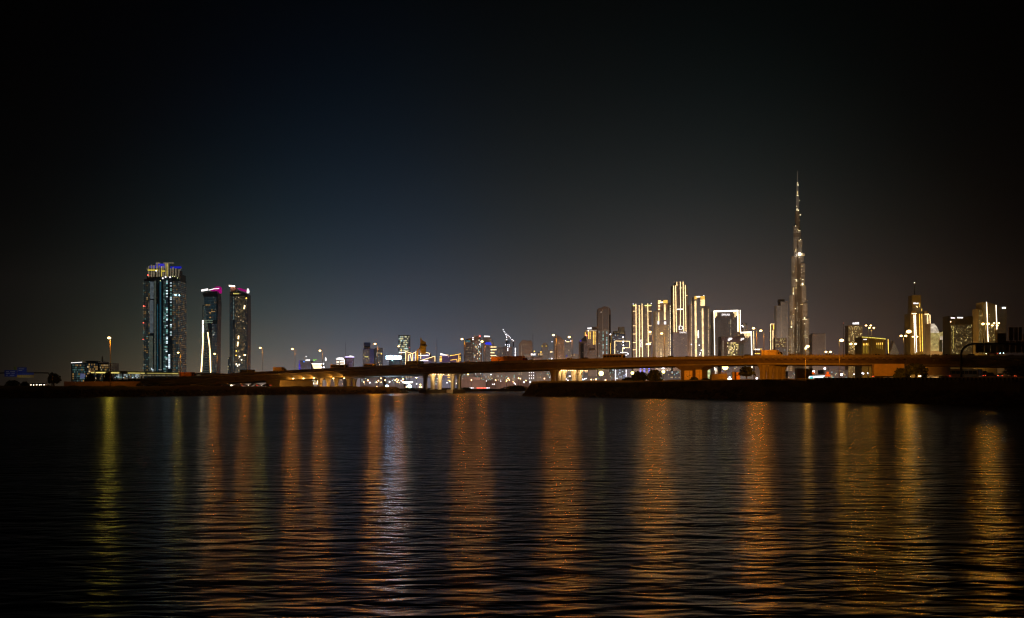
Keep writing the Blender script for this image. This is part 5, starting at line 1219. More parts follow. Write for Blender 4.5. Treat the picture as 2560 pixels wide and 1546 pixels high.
o.win(1642, 1669, 814, 893, 9, 27, [(.35, (1, .62, .15), .38)], D((.26, .14, .035), .5), sides=False, wx=.85); o.win(1641.5, 1675, 780, 811, 8, 11, [], D((.10, .08, .06), .4), sides=True); o.win(1669, 1676, 762, 892, 2, 44, [], D((.14, .10, .05), .3), fr=f + 12, sides=False); o.win(1640, 1678, 895, 945, 10, 16, [(.12, WARM, .5), (.05, COOL, 1)], D((.11, .08, .07), .5), sides=False)
o.win(1651, 1654, 872, 893, 1, 8, [(.9, WARM, 1.2)], sides=False, fr=f - .3)
o = Bld(1680, 1724, 2400, 'three_line_tower', 'tallest of the lit cluster, dark tower with long vertical light lines and letter sign', T); f = o.fr
o.box('wall', 1682, 1690, 714, None, M_wallc, f + 2); o.box('wall', 1690, 1712, 706, None, M_wallc); o.box('wall', 1712, 1717, 712, None, M_wallc, f + 2); o.box('wall', 1717, 1722, 724, None, M_wallc, f + 6)
for (x0, y0, x1, y1) in ((1683.8, 715, 1685.4, 831), (1689, 714, 1691, 831), (1691.9, 705, 1692.4, 714.5), (1700.7, 705, 1701.5, 768), (1701, 768, 1700.7, 816), (1707.7, 704.5, 1709.5, 829), (1713, 713, 1715, 829)): o.strip(x0, y0, x1, y1, E_led, 1.5)
o.strip(1692.5, 774, 1707, 773.6, E_ledw, 2.6, nm='lit_band'); o.strip(1699, 720.5, 1705, 720.5, E_led, 1.0, nm='light_rung'); o.strip(1715, 739, 1718.5, 739, E_led, 1.2, nm='light_rung')
o.text('D', 1697, 1708, 815, 825, E_sign, off=1.2); o.text('DAMAC', 1699, 1717, 829.5, 833.5, E_sign, off=1.4)
o.win(1692, 1712, 707, 828, 5, 40, [(.04, AMB, .5)], D((.072, .045, .036), .45), sides=True); o.win(1682, 1724, 834, 893, 12, 22, [(.04, WARM, .4)], D((.115, .085, .09), .45), sides=True, fr=f - 1); o.box('podium_wall', 1682, 1722, 832, None, M_wallc, f - .9, f + 20); o.win(1716.5, 1721.5, 720, 830, 2, 34, [], D((.14, .11, .06), .3), fr=f + 6, sides=False); o.win(1684, 1689, 718, 830, 2, 34, [], D((.10, .055, .035), .3), fr=f + 2, sides=False)
o = Bld(1725, 1779, 2250, 'twin_ladder_tower', 'tower with two ladders of horizontal light bars and dotted edges, fourth of the lit cluster', T); f = o.fr
o.box('wall', 1735, 1764, 742, None, M_wall); o.box('wall', 1725, 1735, 762, None, M_wallc, f + 8); o.box('wall', 1762, 1775, 766, None, M_wallc, f + 6)
for k in range(4): o.strip(1736, 741.8 + k * 2, 1742.5, 741.8 + k * 2, E_gold, 1.0, nm='light_bar')
for k in range(11): o.strip(1750.8, 741.5 + k * 2.25, 1762, 741.5 + k * 2.25, E_gold if k < 4 else E_led, 1.2, nm='light_bar')
o.strip(1741, 742.5, 1750, 742.2, E_ledw, 2.6, nm='lit_link'); o.dots([(1759.5, 739)], E_wht, .9)
for k in range(50): o.strip(1736.3 + k * .03, 753.5 + k * 2.8, 1740.7 + k * .03, 753.5 + k * 2.8, E_led, 1.5, nm='light_bar')
for k in range(43): o.strip(1754.2 + k * .03, 773 + k * 2.8, 1758.2 + k * .03, 773 + k * 2.8, E_led, 1.5, nm='light_bar')
o.win(1727.3, 1729.5, 754, 893, 1, 54, [(.95, WARM, 1.4)], sides=False, wx=.7, wy=.5); o.win(1771, 1773.6, 772, 893, 1, 46, [(.95, WARM, 1.6)], sides=False, wx=.7, wy=.5, fr=f + 5.8)
o.win(1742, 1753, 748, 893, 3, 54, [(.05, WARM, .5)], D((.085, .085, .09), .4), sides=False); o.win(1760, 1771, 770, 893, 4, 46, [], D((.13, .10, .07), .25), fr=f + 6, sides=True); o.win(1731, 1736, 765, 893, 2, 46, [], D((.09, .09, .1), .3), sides=False, fr=f + 8); o.win(1727, 1775, 895, 948, 12, 16, [(.14, WARM, .7), (.12, (.8, 1, .5), .6)], D((.11, .09, .08), .5), sides=False)
o.side('lit_lens', [(1744.8, 827), (1746.3, 827), (1747, 838), (1746.3, 845), (1744.8, 845), (1744.2, 836)], E_ledw, f - 1, f - .4); o.dots([(1728.5, 861.5), (1753, 876), (1750.5, 883), (1749.5, 887.5), (1748, 863.5)], E_wht, 1.2)
for (x, y) in ((1760, 919), (1773, 920)): o.dots([(x, y)], emis('cold_cluster_lamp', (.9, .95, 1), 14), 2.6)
for k in range(8): o.strip(1769, 926 + k * 3.3, 1776, 926 + k * 3.3, emis('pale_green_bar', (.85, 1, .45), 1.4), 1.6, nm='light_bar')
o = Bld(1773, 1785, 2500, 'low_gold_tower', 'low tower with a mottled gold crown between two outlined towers', T); o.box('wall', 1773, 1785, 812, None, M_wallc); o.win(1774, 1784, 812, 821, 4, 4, [(.6, (1, .8, .2), .7)], D((.2, .14, .04), .5), sides=False); o.win(1774, 1784, 823, 945, 4, 40, [(.04, WARM, .5)], D((.09, .08, .08), .4))
# arch-outlined tower
o = Bld(1784, 1853, 2000, 'outlined_arch_tower', 'broad grey tower outlined like an arch in white light, small white lettering below its top', T); f = o.fr
o.box('wall', 1785, 1846, 778, None, M_wall); o.box('side_wall', 1846, 1852, 776, 835, M_wallc, f + 4)
o.strip(1784.8, 778, 1786.6, 888, E_ledw, 1.9); o.strip(1784, 779, 1845.5, 777, E_ledw, 4.0, nm='roof_light'); o.strip(1844.4, 778, 1844.9, 830, E_ledw, 2.4); o.strip(1850.9, 775, 1851.9, 830, E_ledw, 1.7, fr=f + 3); o.strip(1848, 785, 1849, 830, E_gold, 1.6, fr=f + 3)
for x, y1 in ((1788.2, 794.5), (1791.3, 791), (1786, 785), (1837.4, 793.5), (1840.6, 790), (1834.5, 784)): o.strip(x, 780, x + .1, y1, E_led, 1.3, nm='light_drip')
o.text('EMAAR', 1804.5, 1824.8, 784.8, 789.5, E_sign, off=.8)
o.win(1787.5, 1843, 796, 893, 15, 36, [(.01, WARM, .4)], D((.095, .082, .080), .22)); o.win(1825.5, 1828, 796, 845, 1, 16, [(.5, (1, .8, .5), .35)], sides=False, fr=f - .2); o.win(1787.5, 1843, 895, 948, 15, 18, [(.08, WARM, .5)], D((.11, .09, .085), .4), sides=False)
o.strip(1786.6, 919, 1786.7, 926, E_ledw, 1.5); o.strip(1789.7, 921, 1789.8, 935, E_ledw, 1.4); o.strip(1797, 928, 1797, 937, E_led, 1.3)
o = Bld(1802, 1862, 1850, 'flower_sign_block', 'reddish block with two white half flower signs and rows of yellow windows', B_); f = o.fr
o.box('wall', 1803, 1848, 842, None, M_wallc)
def flower(cx_, cy_, sc):
    for k, a in enumerate((200, 165, 130, 98, 66, 38)):
        a = R(a); r = 6.2 * sc; w_ = 1.9 * sc
        tip = (cx_ + r * math.cos(a), cy_ - r * math.sin(a)); m_ = (cx_ + r * .5 * math.cos(a), cy_ - r * .5 * math.sin(a)); nx_, ny_ = -math.sin(a) * w_ / 2, -math.cos(a) * w_ / 2
        o.side('flower_petal', [(cx_, cy_), (m_[0] - nx_, m_[1] - ny_), tip, (m_[0] + nx_, m_[1] + ny_)], E_sign, f - 1.2, f - .7)
flower(1825.5, 850.5, 1.15); flower(1856, 850, .95)
o.win(1804, 1848, 845, 855, 9, 3, [], D((.13, .055, .055), .35)); o.win(1806.5, 1809, 853, 890, 1, 9, [(.9, (1, .8, .5), .35)], sides=False); o.win(1818, 1846, 856, 893, 10, 9, [(.38, (1, .78, .25), 1.1), (.12, WARM, 1.8)], D((.14, .10, .05), .5), sides=False, wx=.8)
o.win(1804, 1848, 895, 945, 10, 14, [(.06, WARM, .5), (.05, (.3, .5, .9), .3)], D((.11, .075, .085), .4), sides=False); o.box('upper_sign_wall', 1848, 1862, 840, 856, M_wallc, f, f + 5)
o = Bld(1838, 1886, 2050, 'outlined_low_tower', 'lower tower outlined in dripping white light, right of the broad arch-outlined tower', T); f = o.fr
o.box('wall', 1840, 1882, 831, None, M_wall); o.strip(1840, 832.5, 1879, 831, E_ledw, 3.8, nm='roof_light'); o.strip(1877.8, 832, 1879.4, 888, E_ledw, 2.4); o.strip(1884, 828, 1884.9, 888, E_led, 1.2)
for x, y1 in ((1841, 838), (1843.4, 840.5), (1845.5, 839), (1861.8, 840), (1864.6, 844.5), (1867.5, 841), (1870, 844.5), (1872.6, 841), (1875.3, 840.5)): o.strip(x, 833, x, y1, E_led, 1.2, nm='light_drip')
o.win(1861, 1876.5, 847, 893, 5, 18, [], D((.085, .07, .07), .35)); o.win(1849, 1860, 861, 893, 1, 1, [], D((.13, .14, .115), .1), sides=False, wx=.95, wy=.97, fr=f - .2); o.win(1842, 1876, 895, 948, 10, 16, [(.05, WARM, .5)], D((.11, .1, .09), .35), sides=False)
o.strip(1879.8, 913, 1880, 925, E_ledw, 2.0); o.strip(1884.5, 913, 1885, 945, E_ledw, 1.6); o.strip(1896.8, 913, 1897, 935, E_gold, 1.2)
o = Bld(1856, 1872, 3300, 'hazy_stepped_tower', 'faint stepped tower far behind the outlined low tower', T); o.box('wall', 1858, 1867, 808, None, M_wall); o.box('wall', 1863, 1870, 814, None, M_wall, o.fr - 5); o.win(1858, 1869, 812, 830, 4, 6, [(.25, (1, .8, .3), .35)], D((.11, .09, .07), .4), sides=False); o.dots([(1857.3, 817)], E_wht, 1.6)
o = Bld(1885, 1905, 1900, 'lit_canopy_block', 'small low block with a white roof bar and yellow lower bar behind the delivery truck', B_); o.box('wall', 1887, 1905, 875, None, M_wallc); o.strip(1887, 874, 1899, 874, E_ledw, 2.8, nm='roof_bar'); o.strip(1887, 884.5, 1900, 884.5, E_gold, 1.8, nm='yellow_bar'); o.strip(1900, 873, 1905, 873, E_gold, 1.4, nm='roof_bar')
o = Bld(1925, 1937, 2700, 'yellow_outlined_tower', 'slim low tower drawn by yellow white outline lines left of the tall spire', T); o.box('wall', 1926.5, 1936, 811, None, M_wallc); outline(o, [(1926.3, 875), (1926.3, 810.5), (1936, 810.5)], E_led, 1.3); outline(o, [(1932.3, 874), (1932.3, 826)], E_led, 1.6); outline(o, [(1934, 812), (1934, 824)], E_gold, 2.6); o.strip(1937, 854, 1937, 875, E_gold, 1.0); o.win(1927, 1935, 828, 945, 3, 34, [], D((.1, .09, .07), .4))
o = Bld(1937, 1970, 3300, 'hazy_pair_tower', 'pale hazy ribbed tower with two heights just left of the very tall spire', T); f = o.fr
o.box('wall', 1941, 1953, 765, None, M_conc2, f - 4); o.box('wall', 1951, 1968.5, 755, None, M_conc2, f - 6, -f); o.box('crown_box', 1948, 1964, 748, 756, M_conc2, f + 12, -f - 8)
for k in range(9): o.box('rib', 1952.2 + k * 1.95, 1952.8 + k * 1.95, 757, None, M_conc2, f - 7, f - 6)
o.win(1941.5, 1951, 767, 945, 3, 60, [], D((.105, .09, .082), .2), fr=f - 4); o.win(1952, 1968, 757, 945, 8, 60, [], D((.10, .085, .078), .2), fr=f - 6.2, sides=False)
o = Bld(1938, 1970, 2600, 'low_dotted_block', 'low block dotted with rows of yellow lamps in front of the hazy ribbed tower', B_); o.box('wall', 1938, 1967, 845, None, M_wallc); o.win(1938.5, 1966, 846, 868, 10, 5, [(.5, (1, .8, .3), .8)], D((.1, .085, .08), .3), sides=False, wx=.5, wy=.45); o.win(1938.5, 1966, 869, 945, 10, 18, [(.04, COOL, .5)], D((.1, .085, .085), .3))

# --- the very tall stepped spire
Yb = 4500.0; s_ = Yb / F; cxp = 1993.5
sp = thing('spire_skyscraper', 'extremely tall slender stepped skyscraper with a needle spire, tallest thing in the picture', 'skyscraper', (Wx(cxp, Yb), Yb, 2.0))
zz = lambda py: H + (HY - py) * s_ - 2.0
M_burj = mat('silver_cladding', (.38, .33, .28), .35, .4, scale=.02, var=.15)
tiers = []   # (direction degrees, tip distance in metres, half width, top row)
A, B2, C2 = 192, 308, 68
for (r, top) in ((36, 821), (30.5, 739), (23, 641), (14.5, 566), (8, 529)): tiers.append((A, r, 9.0 if r > 12 else 5, top))
for (r, top) in ((52, 798), (44, 760), (38, 715), (33, 660), (27, 637), (20, 600), (14, 580), (8, 552)): tiers.append((B2, r, 9.0 if r > 12 else 5.5, top))
for (r, top) in ((64, 800), (50, 762), (40, 700), (31, 650), (25, 567), (18, 540), (13, 503)): tiers.append((C2, r, 8.5 if r > 20 else 4.5, top))
def stad(direction, r, hw, n=6):
    a = R(direction); u = (math.cos(a), math.sin(a)); v = (-u[1], u[0]); pts = [(v[0] * hw, v[1] * hw)]
    for k in range(n + 1):
        t = math.pi / 2 - math.pi * k / n; c = r - hw
        pts.append((u[0] * (c + hw * math.cos(t)) + v[0] * hw * math.sin(t), u[1] * (c + hw * math.cos(t)) + v[1] * hw * math.sin(t)))
    pts.append((-v[0] * hw, -v[1] * hw)); return pts
winb = MB(); finb = MB(); q = random.Random(5)
for (dr, r, hw, top) in tiers:
    b = MB(); b.prism(stad(dr, r, hw)[::-1], 0, zz(top)); b.build('wing_tier', M_burj, sp)
    # floor bands with the facade's brightness put into their glow
    pts = stad(dr, r + .25, hw + .25)[1:-1]; z = 6.0; zt = zz(top)
    lower = [zz(t2) for (d2, r2, h2, t2) in tiers if d2 == dr and r2 > r]
    z = max([6.0] + [v - 6 for v in lower]) ; fl = 0
    while z < zt - 3:
        mech = (int(z / 145) != int((z + 14) / 145))
        for a_, c_ in zip(pts, pts[1:]):
            u = q.random(); k = .15 if mech else 1.0
            base = (.14 * k, .105 * k, .07 * k)
            if u < .018: base = (.8, .6, .36)
            elif u < .07 and z < 220: base = (.5, .36, .18)
            elif u < .3: base = tuple(1.7 * v for v in base)
            winb.cur = base
            winb.quad((*a_, z), (*c_, z), (*c_, z + 2.3), (*a_, z + 2.3))
        z += 5.2
    for k, p in enumerate(pts): 
        finb.box(p[0] - .35, p[0] + .35, p[1] - .35, p[1] + .35, 0 if not lower else max(lower) - 8, zt)
winb.build('window_grid', M_win, sp, kind='stuff'); finb.build('steel_fin', M_burj, sp, kind='stuff')
b = MB(); b.cyl(0, 0, 9, 0, zz(528), 12); b.cyl(0, 0, 5.2, zz(528), zz(490), 12); b.build('core', M_burj, sp)
b = MB(); b.cyl(0, 0, 3.2, zz(490), zz(460), 10, 2.2); b.cyl(-1, 0, 1.0, zz(460), zz(427), 8, .35); b.build('needle', M_burj, sp)
winb = MB()
winb.cur = (.14, .11, .08)
for k in range(22):
    z = zz(528) + k * 2.7 * 1; 
for (r, y0, y1, st) in ((5.5, 528, 491, .10), (3.5, 489, 461, .12), (1.35, 459, 429, .10)):
    z = zz(y0)
    while z < zz(y1):
        winb.cur = (st, st * .8, st * .6)
        for k in range(10):
            a, c = 2 * math.pi * k / 10, 2 * math.pi * (k + 1) / 10
            winb.quad((r * math.cos(a), r * math.sin(a), z), (r * math.cos(c), r * math.sin(c), z), (r * math.cos(c), r * math.sin(c), z + 2.6), (r * math.cos(a), r * math.sin(a), z + 2.6))
        z += 4.2
winb.build('spire_glow_band', M_win, sp, kind='stuff')  # glow bands added so the unlit needle shows
E_bur = emis('tier_lamp_glow', (1.0, .82, .45), 2.2); E_burs = emis('tier_wash_glow', (1.0, .72, .28), 1.1, False)
for (px, py, w_, h_, m) in ((1991.5, 459.5, 1.6, 2, E_bur), (1992.7, 464, 1.6, 4.5, E_bur), (1991.6, 484, 2, 8, E_burs), (1992, 490.3, 4, 1.4, E_bur), (1996.5, 503.4, 2.0, 1.6, E_bur), (1989.2, 518, 1.6, 1.6, E_bur), (1990, 525, 2, 2.5, E_bur), (1988.8, 527.3, 1.8, 1.4, E_bur), (1993, 528, 3, 2.6, E_bur), (1998, 539.5, 3, 1.8, E_bur), (1995.8, 553.5, 1.5, 1.3, E_burs), (1985.6, 567, 1.2, 2.4, E_bur), (1994.5, 579.3, 6, 1.0, E_bur), (1991.5, 576, 1.6, 2, E_burs), (1994.3, 604.5, 3.6, 1.6, E_burs), (1997.7, 601.5, 1.8, 1.8, E_bur), (1999, 617.5, 1.4, 1.2, E_burs), (1985.4, 628, 1.4, 7, E_burs),
    (1994.2, 637.6, 6.4, 5.4, emis('bright_band_glow', (1, .93, .8), 9)), (2000, 637.6, 2.4, 5, E_bur), (1997.5, 641, 20, .8, E_burs), (2004.5, 638, 5, 4.5, emis('dull_band_glow', (1, .6, .35), .35, False)), (1989, 638, 4, 4.5, MATS['dull_band_glow']), (1993, 645.5, 1.6, 1.6, E_bur), (1984.6, 667.3, 1.4, 1.4, E_burs), (2000, 668, 5, .8, E_burs), (1980.8, 681.5, 1.6, 1.4, E_burs), (1986, 700, 1.4, 1.2, E_bur), (1989.4, 702.5, 1.6, 5.5, E_bur), (1995.6, 699, 1.6, 1.4, E_burs), (2001.5, 701.5, 4, 1.0, E_bur), (2001, 713, 3, 4.5, emis('white_gold_wash', (1, .85, .5), 5)), (2000.5, 715.2, 11, .7, E_burs),
    (1981, 735, 1.8, 5, E_bur), (1981, 726, 1.4, 12, E_burs), (1987.5, 721, 5, 1.2, E_burs), (2011.5, 754, 1.2, 1.6, E_burs), (1997, 763.5, 5.5, 1.2, E_burs), (1986.5, 772.5, 2.2, 1.6, E_bur), (1981.5, 787, 1.8, 1.8, E_burs), (2004.3, 797.5, 2.6, 4, E_bur), (2005, 800.6, 11, .7, E_bur), (2004.5, 811.5, 1.8, 1.8, E_bur), (1976.3, 818, 2.8, 4.5, E_bur), (1976.3, 808, 1.4, 10, E_burs), (1998, 832, 1.4, 1.2, E_burs), (2005.5, 841.5, 11, .8, E_burs), (2010.5, 845, 1.3, 1.3, E_bur), (2007, 872, 3.6, 4.5, emis('white_foot_wash', (1, .88, .6), 6)), (2007, 874.4, 8, .8, E_bur), (1972, 875, 2, 1.6, E_burs), (1989, 880.5, 1.4, 1.4, E_bur)):
    x = (px - cxp) * s_; yy_ = -30 if px > 1990 else -14
    if py < 645: yy_ = -14 - max(0, (py - 500) * .1)
    if py > 750 and px > 1994: yy_ = -43
    elif py > 690 and px > 1994: yy_ = -33
    b = MB(); b.box(x - w_ * s_ / 2, x + w_ * s_ / 2, yy_ - 1, yy_, zz(py) - h_ * s_ / 2, zz(py) + h_ * s_ / 2); b.build('tier_lamp', m, sp)
# columns of lit windows at the foot
b = MB()
for px, y0, y1, st in ((1981, 790, 885, .35), (1987.5, 760, 885, .4), (1992.5, 800, 885, .28), (2005, 829, 857, .3), (1977, 850, 885, .3)):
    y = y0
    while y < y1:
        if q.random() < .75:
            k = st * q.uniform(.3, 1.8); b.cur = (k, k * .8, k * .5); x = (px - cxp) * s_ + q.uniform(-1, 1)
            d_ = -46 if px > 1996 else (-34 if px > 1985 else -19); b.quad((x - 1, d_, zz(y)), (x + 1, d_, zz(y)), (x + 1, d_, zz(y) + 3), (x - 1, d_, zz(y) + 3))
        y += 2.2
b.build('balcony_window', M_win, sp, kind='stuff')

# --- right of the spire
o = Bld(2030, 2070, 3600, 'hazy_dark_tower', 'faint hazy brown tower with a jagged top right of the very tall spire', T); f = o.fr
o.box('wall', 2031, 2064, 836, None, M_wallc); o.box('edge_pier', 2062.5, 2064, 834, None, M_conc2, f - 1, f); o.win(2032, 2062, 840, 945, 11, 36, [(.05, WARM, .18)], D((.075, .050, .040), .35)); o.win(2043, 2058, 834.5, 839, 5, 2, [(.3, (.9, .8, .4), .15)], D((.07, .055, .04), .5), sides=False)
for k, x in enumerate((2034, 2040, 2047, 2053, 2059)): o.box('roof_tooth', x, x + 3, 833.5 + (k % 2), 836, M_wallc)
o = Bld(2119, 2157, 2500, 'speckled_sign_tower', 'amber tower speckled with dots of light below a white sign', T); f = o.fr
o.box('wall', 2121, 2156, 814, None, M_wallc); o.glyphs(2131, 2147.5, 806, 811.5, E_sign, 5, 7); o.win(2121.5, 2155.5, 816, 890, 13, 26, [(.30, (1, .8, .32), 1.5)], D((.075, .05, .022), .5), wx=.5, wy=.5); o.win(2121.5, 2155.5, 892, 952, 13, 20, [(.15, (.9, .85, .3), .9)], D((.07, .05, .03), .5), wx=.5, wy=.5)
o.box('sign_frame', 2130, 2148, 811.8, 814, M_dark, f - 1, f + 3)
o = Bld(2150, 2226, 2100, 'yellow_roofed_hall', 'broad low hall with a sloping yellow roof line and uplit columns', B_); f = o.fr
o.side('wall', [(2155, 842), (2214, 848), (2214, 948), (2155, 948)], wash('ochre_wall_wash', (.10, .065, .015), .9)); o.strip(2154.5, 843, 2184, 845, E_yelr, 1.9, nm='roof_line') if False else None
for x0, y0, x1, y1 in ((2154.5, 843, 2184, 845), (2184, 845, 2214.5, 848)): o.strip(x0, y0, x1, y1, E_roof, 1.9, nm='roof_line')
for x, y0, y1 in ((2158.5, 859, 884), (2162, 859, 884), (2166, 858, 884), (2169.5, 859, 884), (2192, 857.5, 870), (2196.8, 857.5, 872), (2201.5, 857, 873), (2205.8, 857, 874)):
    o.strip(x, y0, x, y0 + 5, E_gold, 1.3, nm='column_light'); o.strip(x, y0 + 5, x, y1, emis('dim_column_wash', (.8, .5, .05), .45, False), 1.1, nm='column_light')
o.glyphs(2158, 2166.5, 848, 850.3, E_sign, 3, 5)
o = Bld(2218, 2222, 2150, 'lit_post', 'single bright yellow vertical light post right of the yellow-roofed hall', 'post', dep=3); o.strip(2220, 848.5, 2221, 884, E_gold, 1.7, nm='light_tube'); o.box('post', 2219.5, 2221, 848, None, M_dark)
o = Bld(2222, 2250, 3600, 'dotted_cone_building', 'faint cone-shaped building covered with dim dots between lamp and hall', B_); f = o.fr
o.side('wall', [(2234, 852), (2236.5, 856), (2247, 884), (2248, 945), (2224, 945), (2225, 884)], M_wallc)
for k in range(18):
    y = 858 + k * 2; hw_ = (y - 852) * .36; o.win(2236 - hw_, 2236 + hw_, y, y + 1.6, max(1, int(hw_)), 1, [(.55, (1, .85, .55), .45)], sides=False, wx=.4)
o = Bld(2273, 2330, 2300, 'spired_gold_tower', 'dark golden stepped tower with antenna spire and six bright vertical lines', T); f = o.fr
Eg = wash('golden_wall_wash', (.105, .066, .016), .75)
o.box('upper_wall', 2283, 2305, 738, 770, Eg, f + 6, -f - 6); o.box('mid_wall', 2283, 2307, 768, 786, M_wallc, f + 4, -f - 4); o.box('wall', 2276, 2308, 784, None, Eg); o.box('wall', 2308, 2326, 786, None, M_wallc, f + 2); o.box('shoulder', 2279, 2291, 777, 785, Eg, f + 1, f + 12); o.box('shoulder', 2311, 2322, 778, 786, Eg, f + 3, f + 14)
for (x0, y0, x1, y1, m, w_) in ((2284.5, 787, 2287.5, 884, E_ledw, 1.9), (2288.3, 787, 2291.3, 881, E_ledw, 1.7), (2298.5, 785, 2300.5, 879, E_gold, 1.4), (2304.2, 785, 2306.5, 879, E_gold, 1.5), (2318.8, 788, 2321.5, 878, E_led, 1.7), (2324.5, 787, 2327.5, 877, E_led, 1.7)): o.strip(x0, y0, x1, y1, m, w_)
o.strip(2279, 784.5, 2291, 784.3, E_led, 2.0, nm='ledge_light'); o.strip(2311.5, 786, 2322, 785.8, E_led, 2.0, nm='ledge_light'); o.glyphs(2285.5, 2298.5, 756.5, 760, E_sign, 6, 11, fr=f + 6); o.arms(2294, 706, 738, 1.6, .5)
b = MB(); b.ball(o.X(2294), 0, o.Z(705), 1.1 * o.s, 6, 4); b.build('tip_lamp', E_ledw, o.o); o.dots([(2293, 766), (2295, 768)], E_led, 1.1, f + 4); o.strip(2302, 757, 2301.5, 768, E_gold, .8, fr=f + 6); o.strip(2306, 772, 2306.2, 778, E_gold, 1.2, fr=f + 4)
o.win(2309, 2318, 790, 880, 3, 32, [(.03, AMB, .3)], D((.035, .02, .012), .5), fr=f + 2, sides=False); o.win(2284, 2306, 770, 784, 6, 4, [], D((.04, .025, .01), .5), fr=f + 4)
o = Bld(2326, 2375, 2200, 'curved_striped_building', 'low building of curved glowing stripes with an arched dark opening', B_); f = o.fr
o.side('wall', [(2326, 809), (2334, 809), (2341, 815), (2347, 829), (2352, 832), (2360, 827), (2375, 824), (2375, 945), (2326, 945)], M_wallc)
Es = emis('pale_stripe_glow', (1, .88, .68), 1.3, False, vary=.5); Es2 = emis('yellow_stripe_glow', (1, .82, .3), .7, False, vary=.6)
for k in range(24):
    y = 811 + k * 2.85; x1 = interp(y, [(809, 2334), (815, 2341), (829, 2347), (845, 2350), (849, 2347), (880, 2347)])
    o.strip(2326.5, y, x1, y + (.0 if y < 832 else -.2), Es if k < 8 else Es2, 1.0, nm='lit_stripe')
for k in range(20):
    y = 826 + k * 2.75; x0 = interp(y, [(826, 2362), (832, 2348), (848, 2350), (850, 2356), (880, 2356)])
    o.strip(x0, y + .6, 2374.5, y - .6, Es if k > 5 else Es2, 1.1, nm='lit_stripe')
o.side('arch_opening', [(2348, 880), (2348, 856), (2349.5, 851), (2352, 849), (2354.5, 852), (2355.5, 860), (2355.5, 880)], M_glass, f - .9, f - .1); o.glyphs(2363.5, 2372, 821, 825.5, emis('cream_sign_glow', (1, .95, .7), 5), 3, 2)
o = Bld(2373, 2433, 2000, 'broad_dark_tower', 'broad dark tower with two white signs near its top and dim window columns', T); f = o.fr
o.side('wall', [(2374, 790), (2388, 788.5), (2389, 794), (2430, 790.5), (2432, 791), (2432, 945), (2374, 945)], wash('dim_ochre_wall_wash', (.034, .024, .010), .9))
o.glyphs(2376.5, 2387, 793.5, 797, E_sign, 4, 12); o.glyphs(2392.5, 2407, 792.5, 796.5, E_sign, 5, 13); o.win(2377, 2430, 812, 885, 17, 28, [(.22, (1, .72, .25), .35), (.05, (1, .8, .3), 1.1)], D((.030, .022, .012), .7), wx=.45, wy=.7); o.dots([(2376.5, 805)], E_led, 1.4)
for k in range(9): o.box('crown_slot', 2400 + k * 2.4, 2401.2 + k * 2.4, 800, 810, M_black, f - .3, f - .05)
o.strip(2382.7, 815, 2383, 872, emis('dim_gold_column_glow', (1, .75, .15), .5, False), 1.1)
o = Bld(2447, 2502, 2200, 'two_line_tower', 'far right dark golden tower with two long bright vertical light lines', T); f = o.fr
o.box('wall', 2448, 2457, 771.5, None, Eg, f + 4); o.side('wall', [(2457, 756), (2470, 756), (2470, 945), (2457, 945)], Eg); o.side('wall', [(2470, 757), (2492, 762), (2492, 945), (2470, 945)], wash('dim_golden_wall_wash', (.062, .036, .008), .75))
o.strip(2466.2, 755.5, 2470, 855, E_ledw, 1.9); o.strip(2489.7, 763, 2492, 824, E_ledw, 2.0); o.win(2449, 2456, 776, 885, 4, 36, [(.18, (1, .7, .25), .5)], D((.06, .04, .01), .5), fr=f + 4); o.win(2458, 2465, 760, 885, 3, 40, [(.03, WARM, .4)], D((.08, .055, .015), .5), sides=False); o.win(2472, 2488, 764, 885, 6, 40, [(.10, (1, .75, .25), .8)], D((.045, .028, .008), .5), sides=False)
o = Bld(2493, 2520, 2600, 'dark_signed_tower', 'almost black tower at the far right with a small cold white sign', T); o.box('wall', 2494, 2516, 766, None, M_wallc); o.glyphs(2505, 2513.5, 768, 772, emis('cold_sign_glow', (.7, .92, 1), 6), 3, 3); o.win(2495, 2515, 776, 885, 6, 36, [], D((.012, .009, .006), .5))

# ------------------------------------------------------------------ low far blocks seen below the deck
q = random.Random(21)
LOW = 'low blocks along the far shore seen under the bridge'
spec = [(700, 760, 948), (820, 858, 938), (900, 958, 934), (958, 1010, 946), (1085, 1098, 925), (1150, 1186, 931), (1186, 1232, 940), (1232, 1262, 925), (1262, 1300, 930), (1300, 1322, 938), (1340, 1376, 931), (1410, 1436, 935), (1436, 1470, 925), (1470, 1500, 940), (1500, 1534, 930), (1640, 1700, 928), (1786, 1830, 938), (1970, 2010, 928), (2010, 2060, 936), (2060, 2120, 925)]
cols = ['beige', 'pinkish', 'greyish', 'brown', 'lit']
for k, (x0, x1, yt) in enumerate(spec):
    Yd = q.choice((1350, 1450, 1550, 1250)); o = Bld(x0, x1, Yd, 'low_block', 'x', 'building', LOW, dep=25)
    o.box('wall', x0, x1, yt, None, M_wallc)
    o.win(x0 + .5, x1 - .5, yt + 1, 962, max(3, int((x1 - x0) / 3)), max(2, int((962 - yt) / 3.2)), [(.07, WARM, .7), (.05, TEAL, .6), (.03, COOL, 1)], D((.125, .085, .075) if k % 3 else (.085, .085, .10), .4))
    o.o['label'] = {0: 'low block seen under the ramp left of the round lamps', 1: 'low block behind the flared piers', 2: 'low block seen under the blue tower', 3: 'low block behind the dazzling floodlight', 4: 'narrow low block between the lit outlined blocks'}.get(k, 'low hazy block under the deck, number %d from the left' % (k + 1))
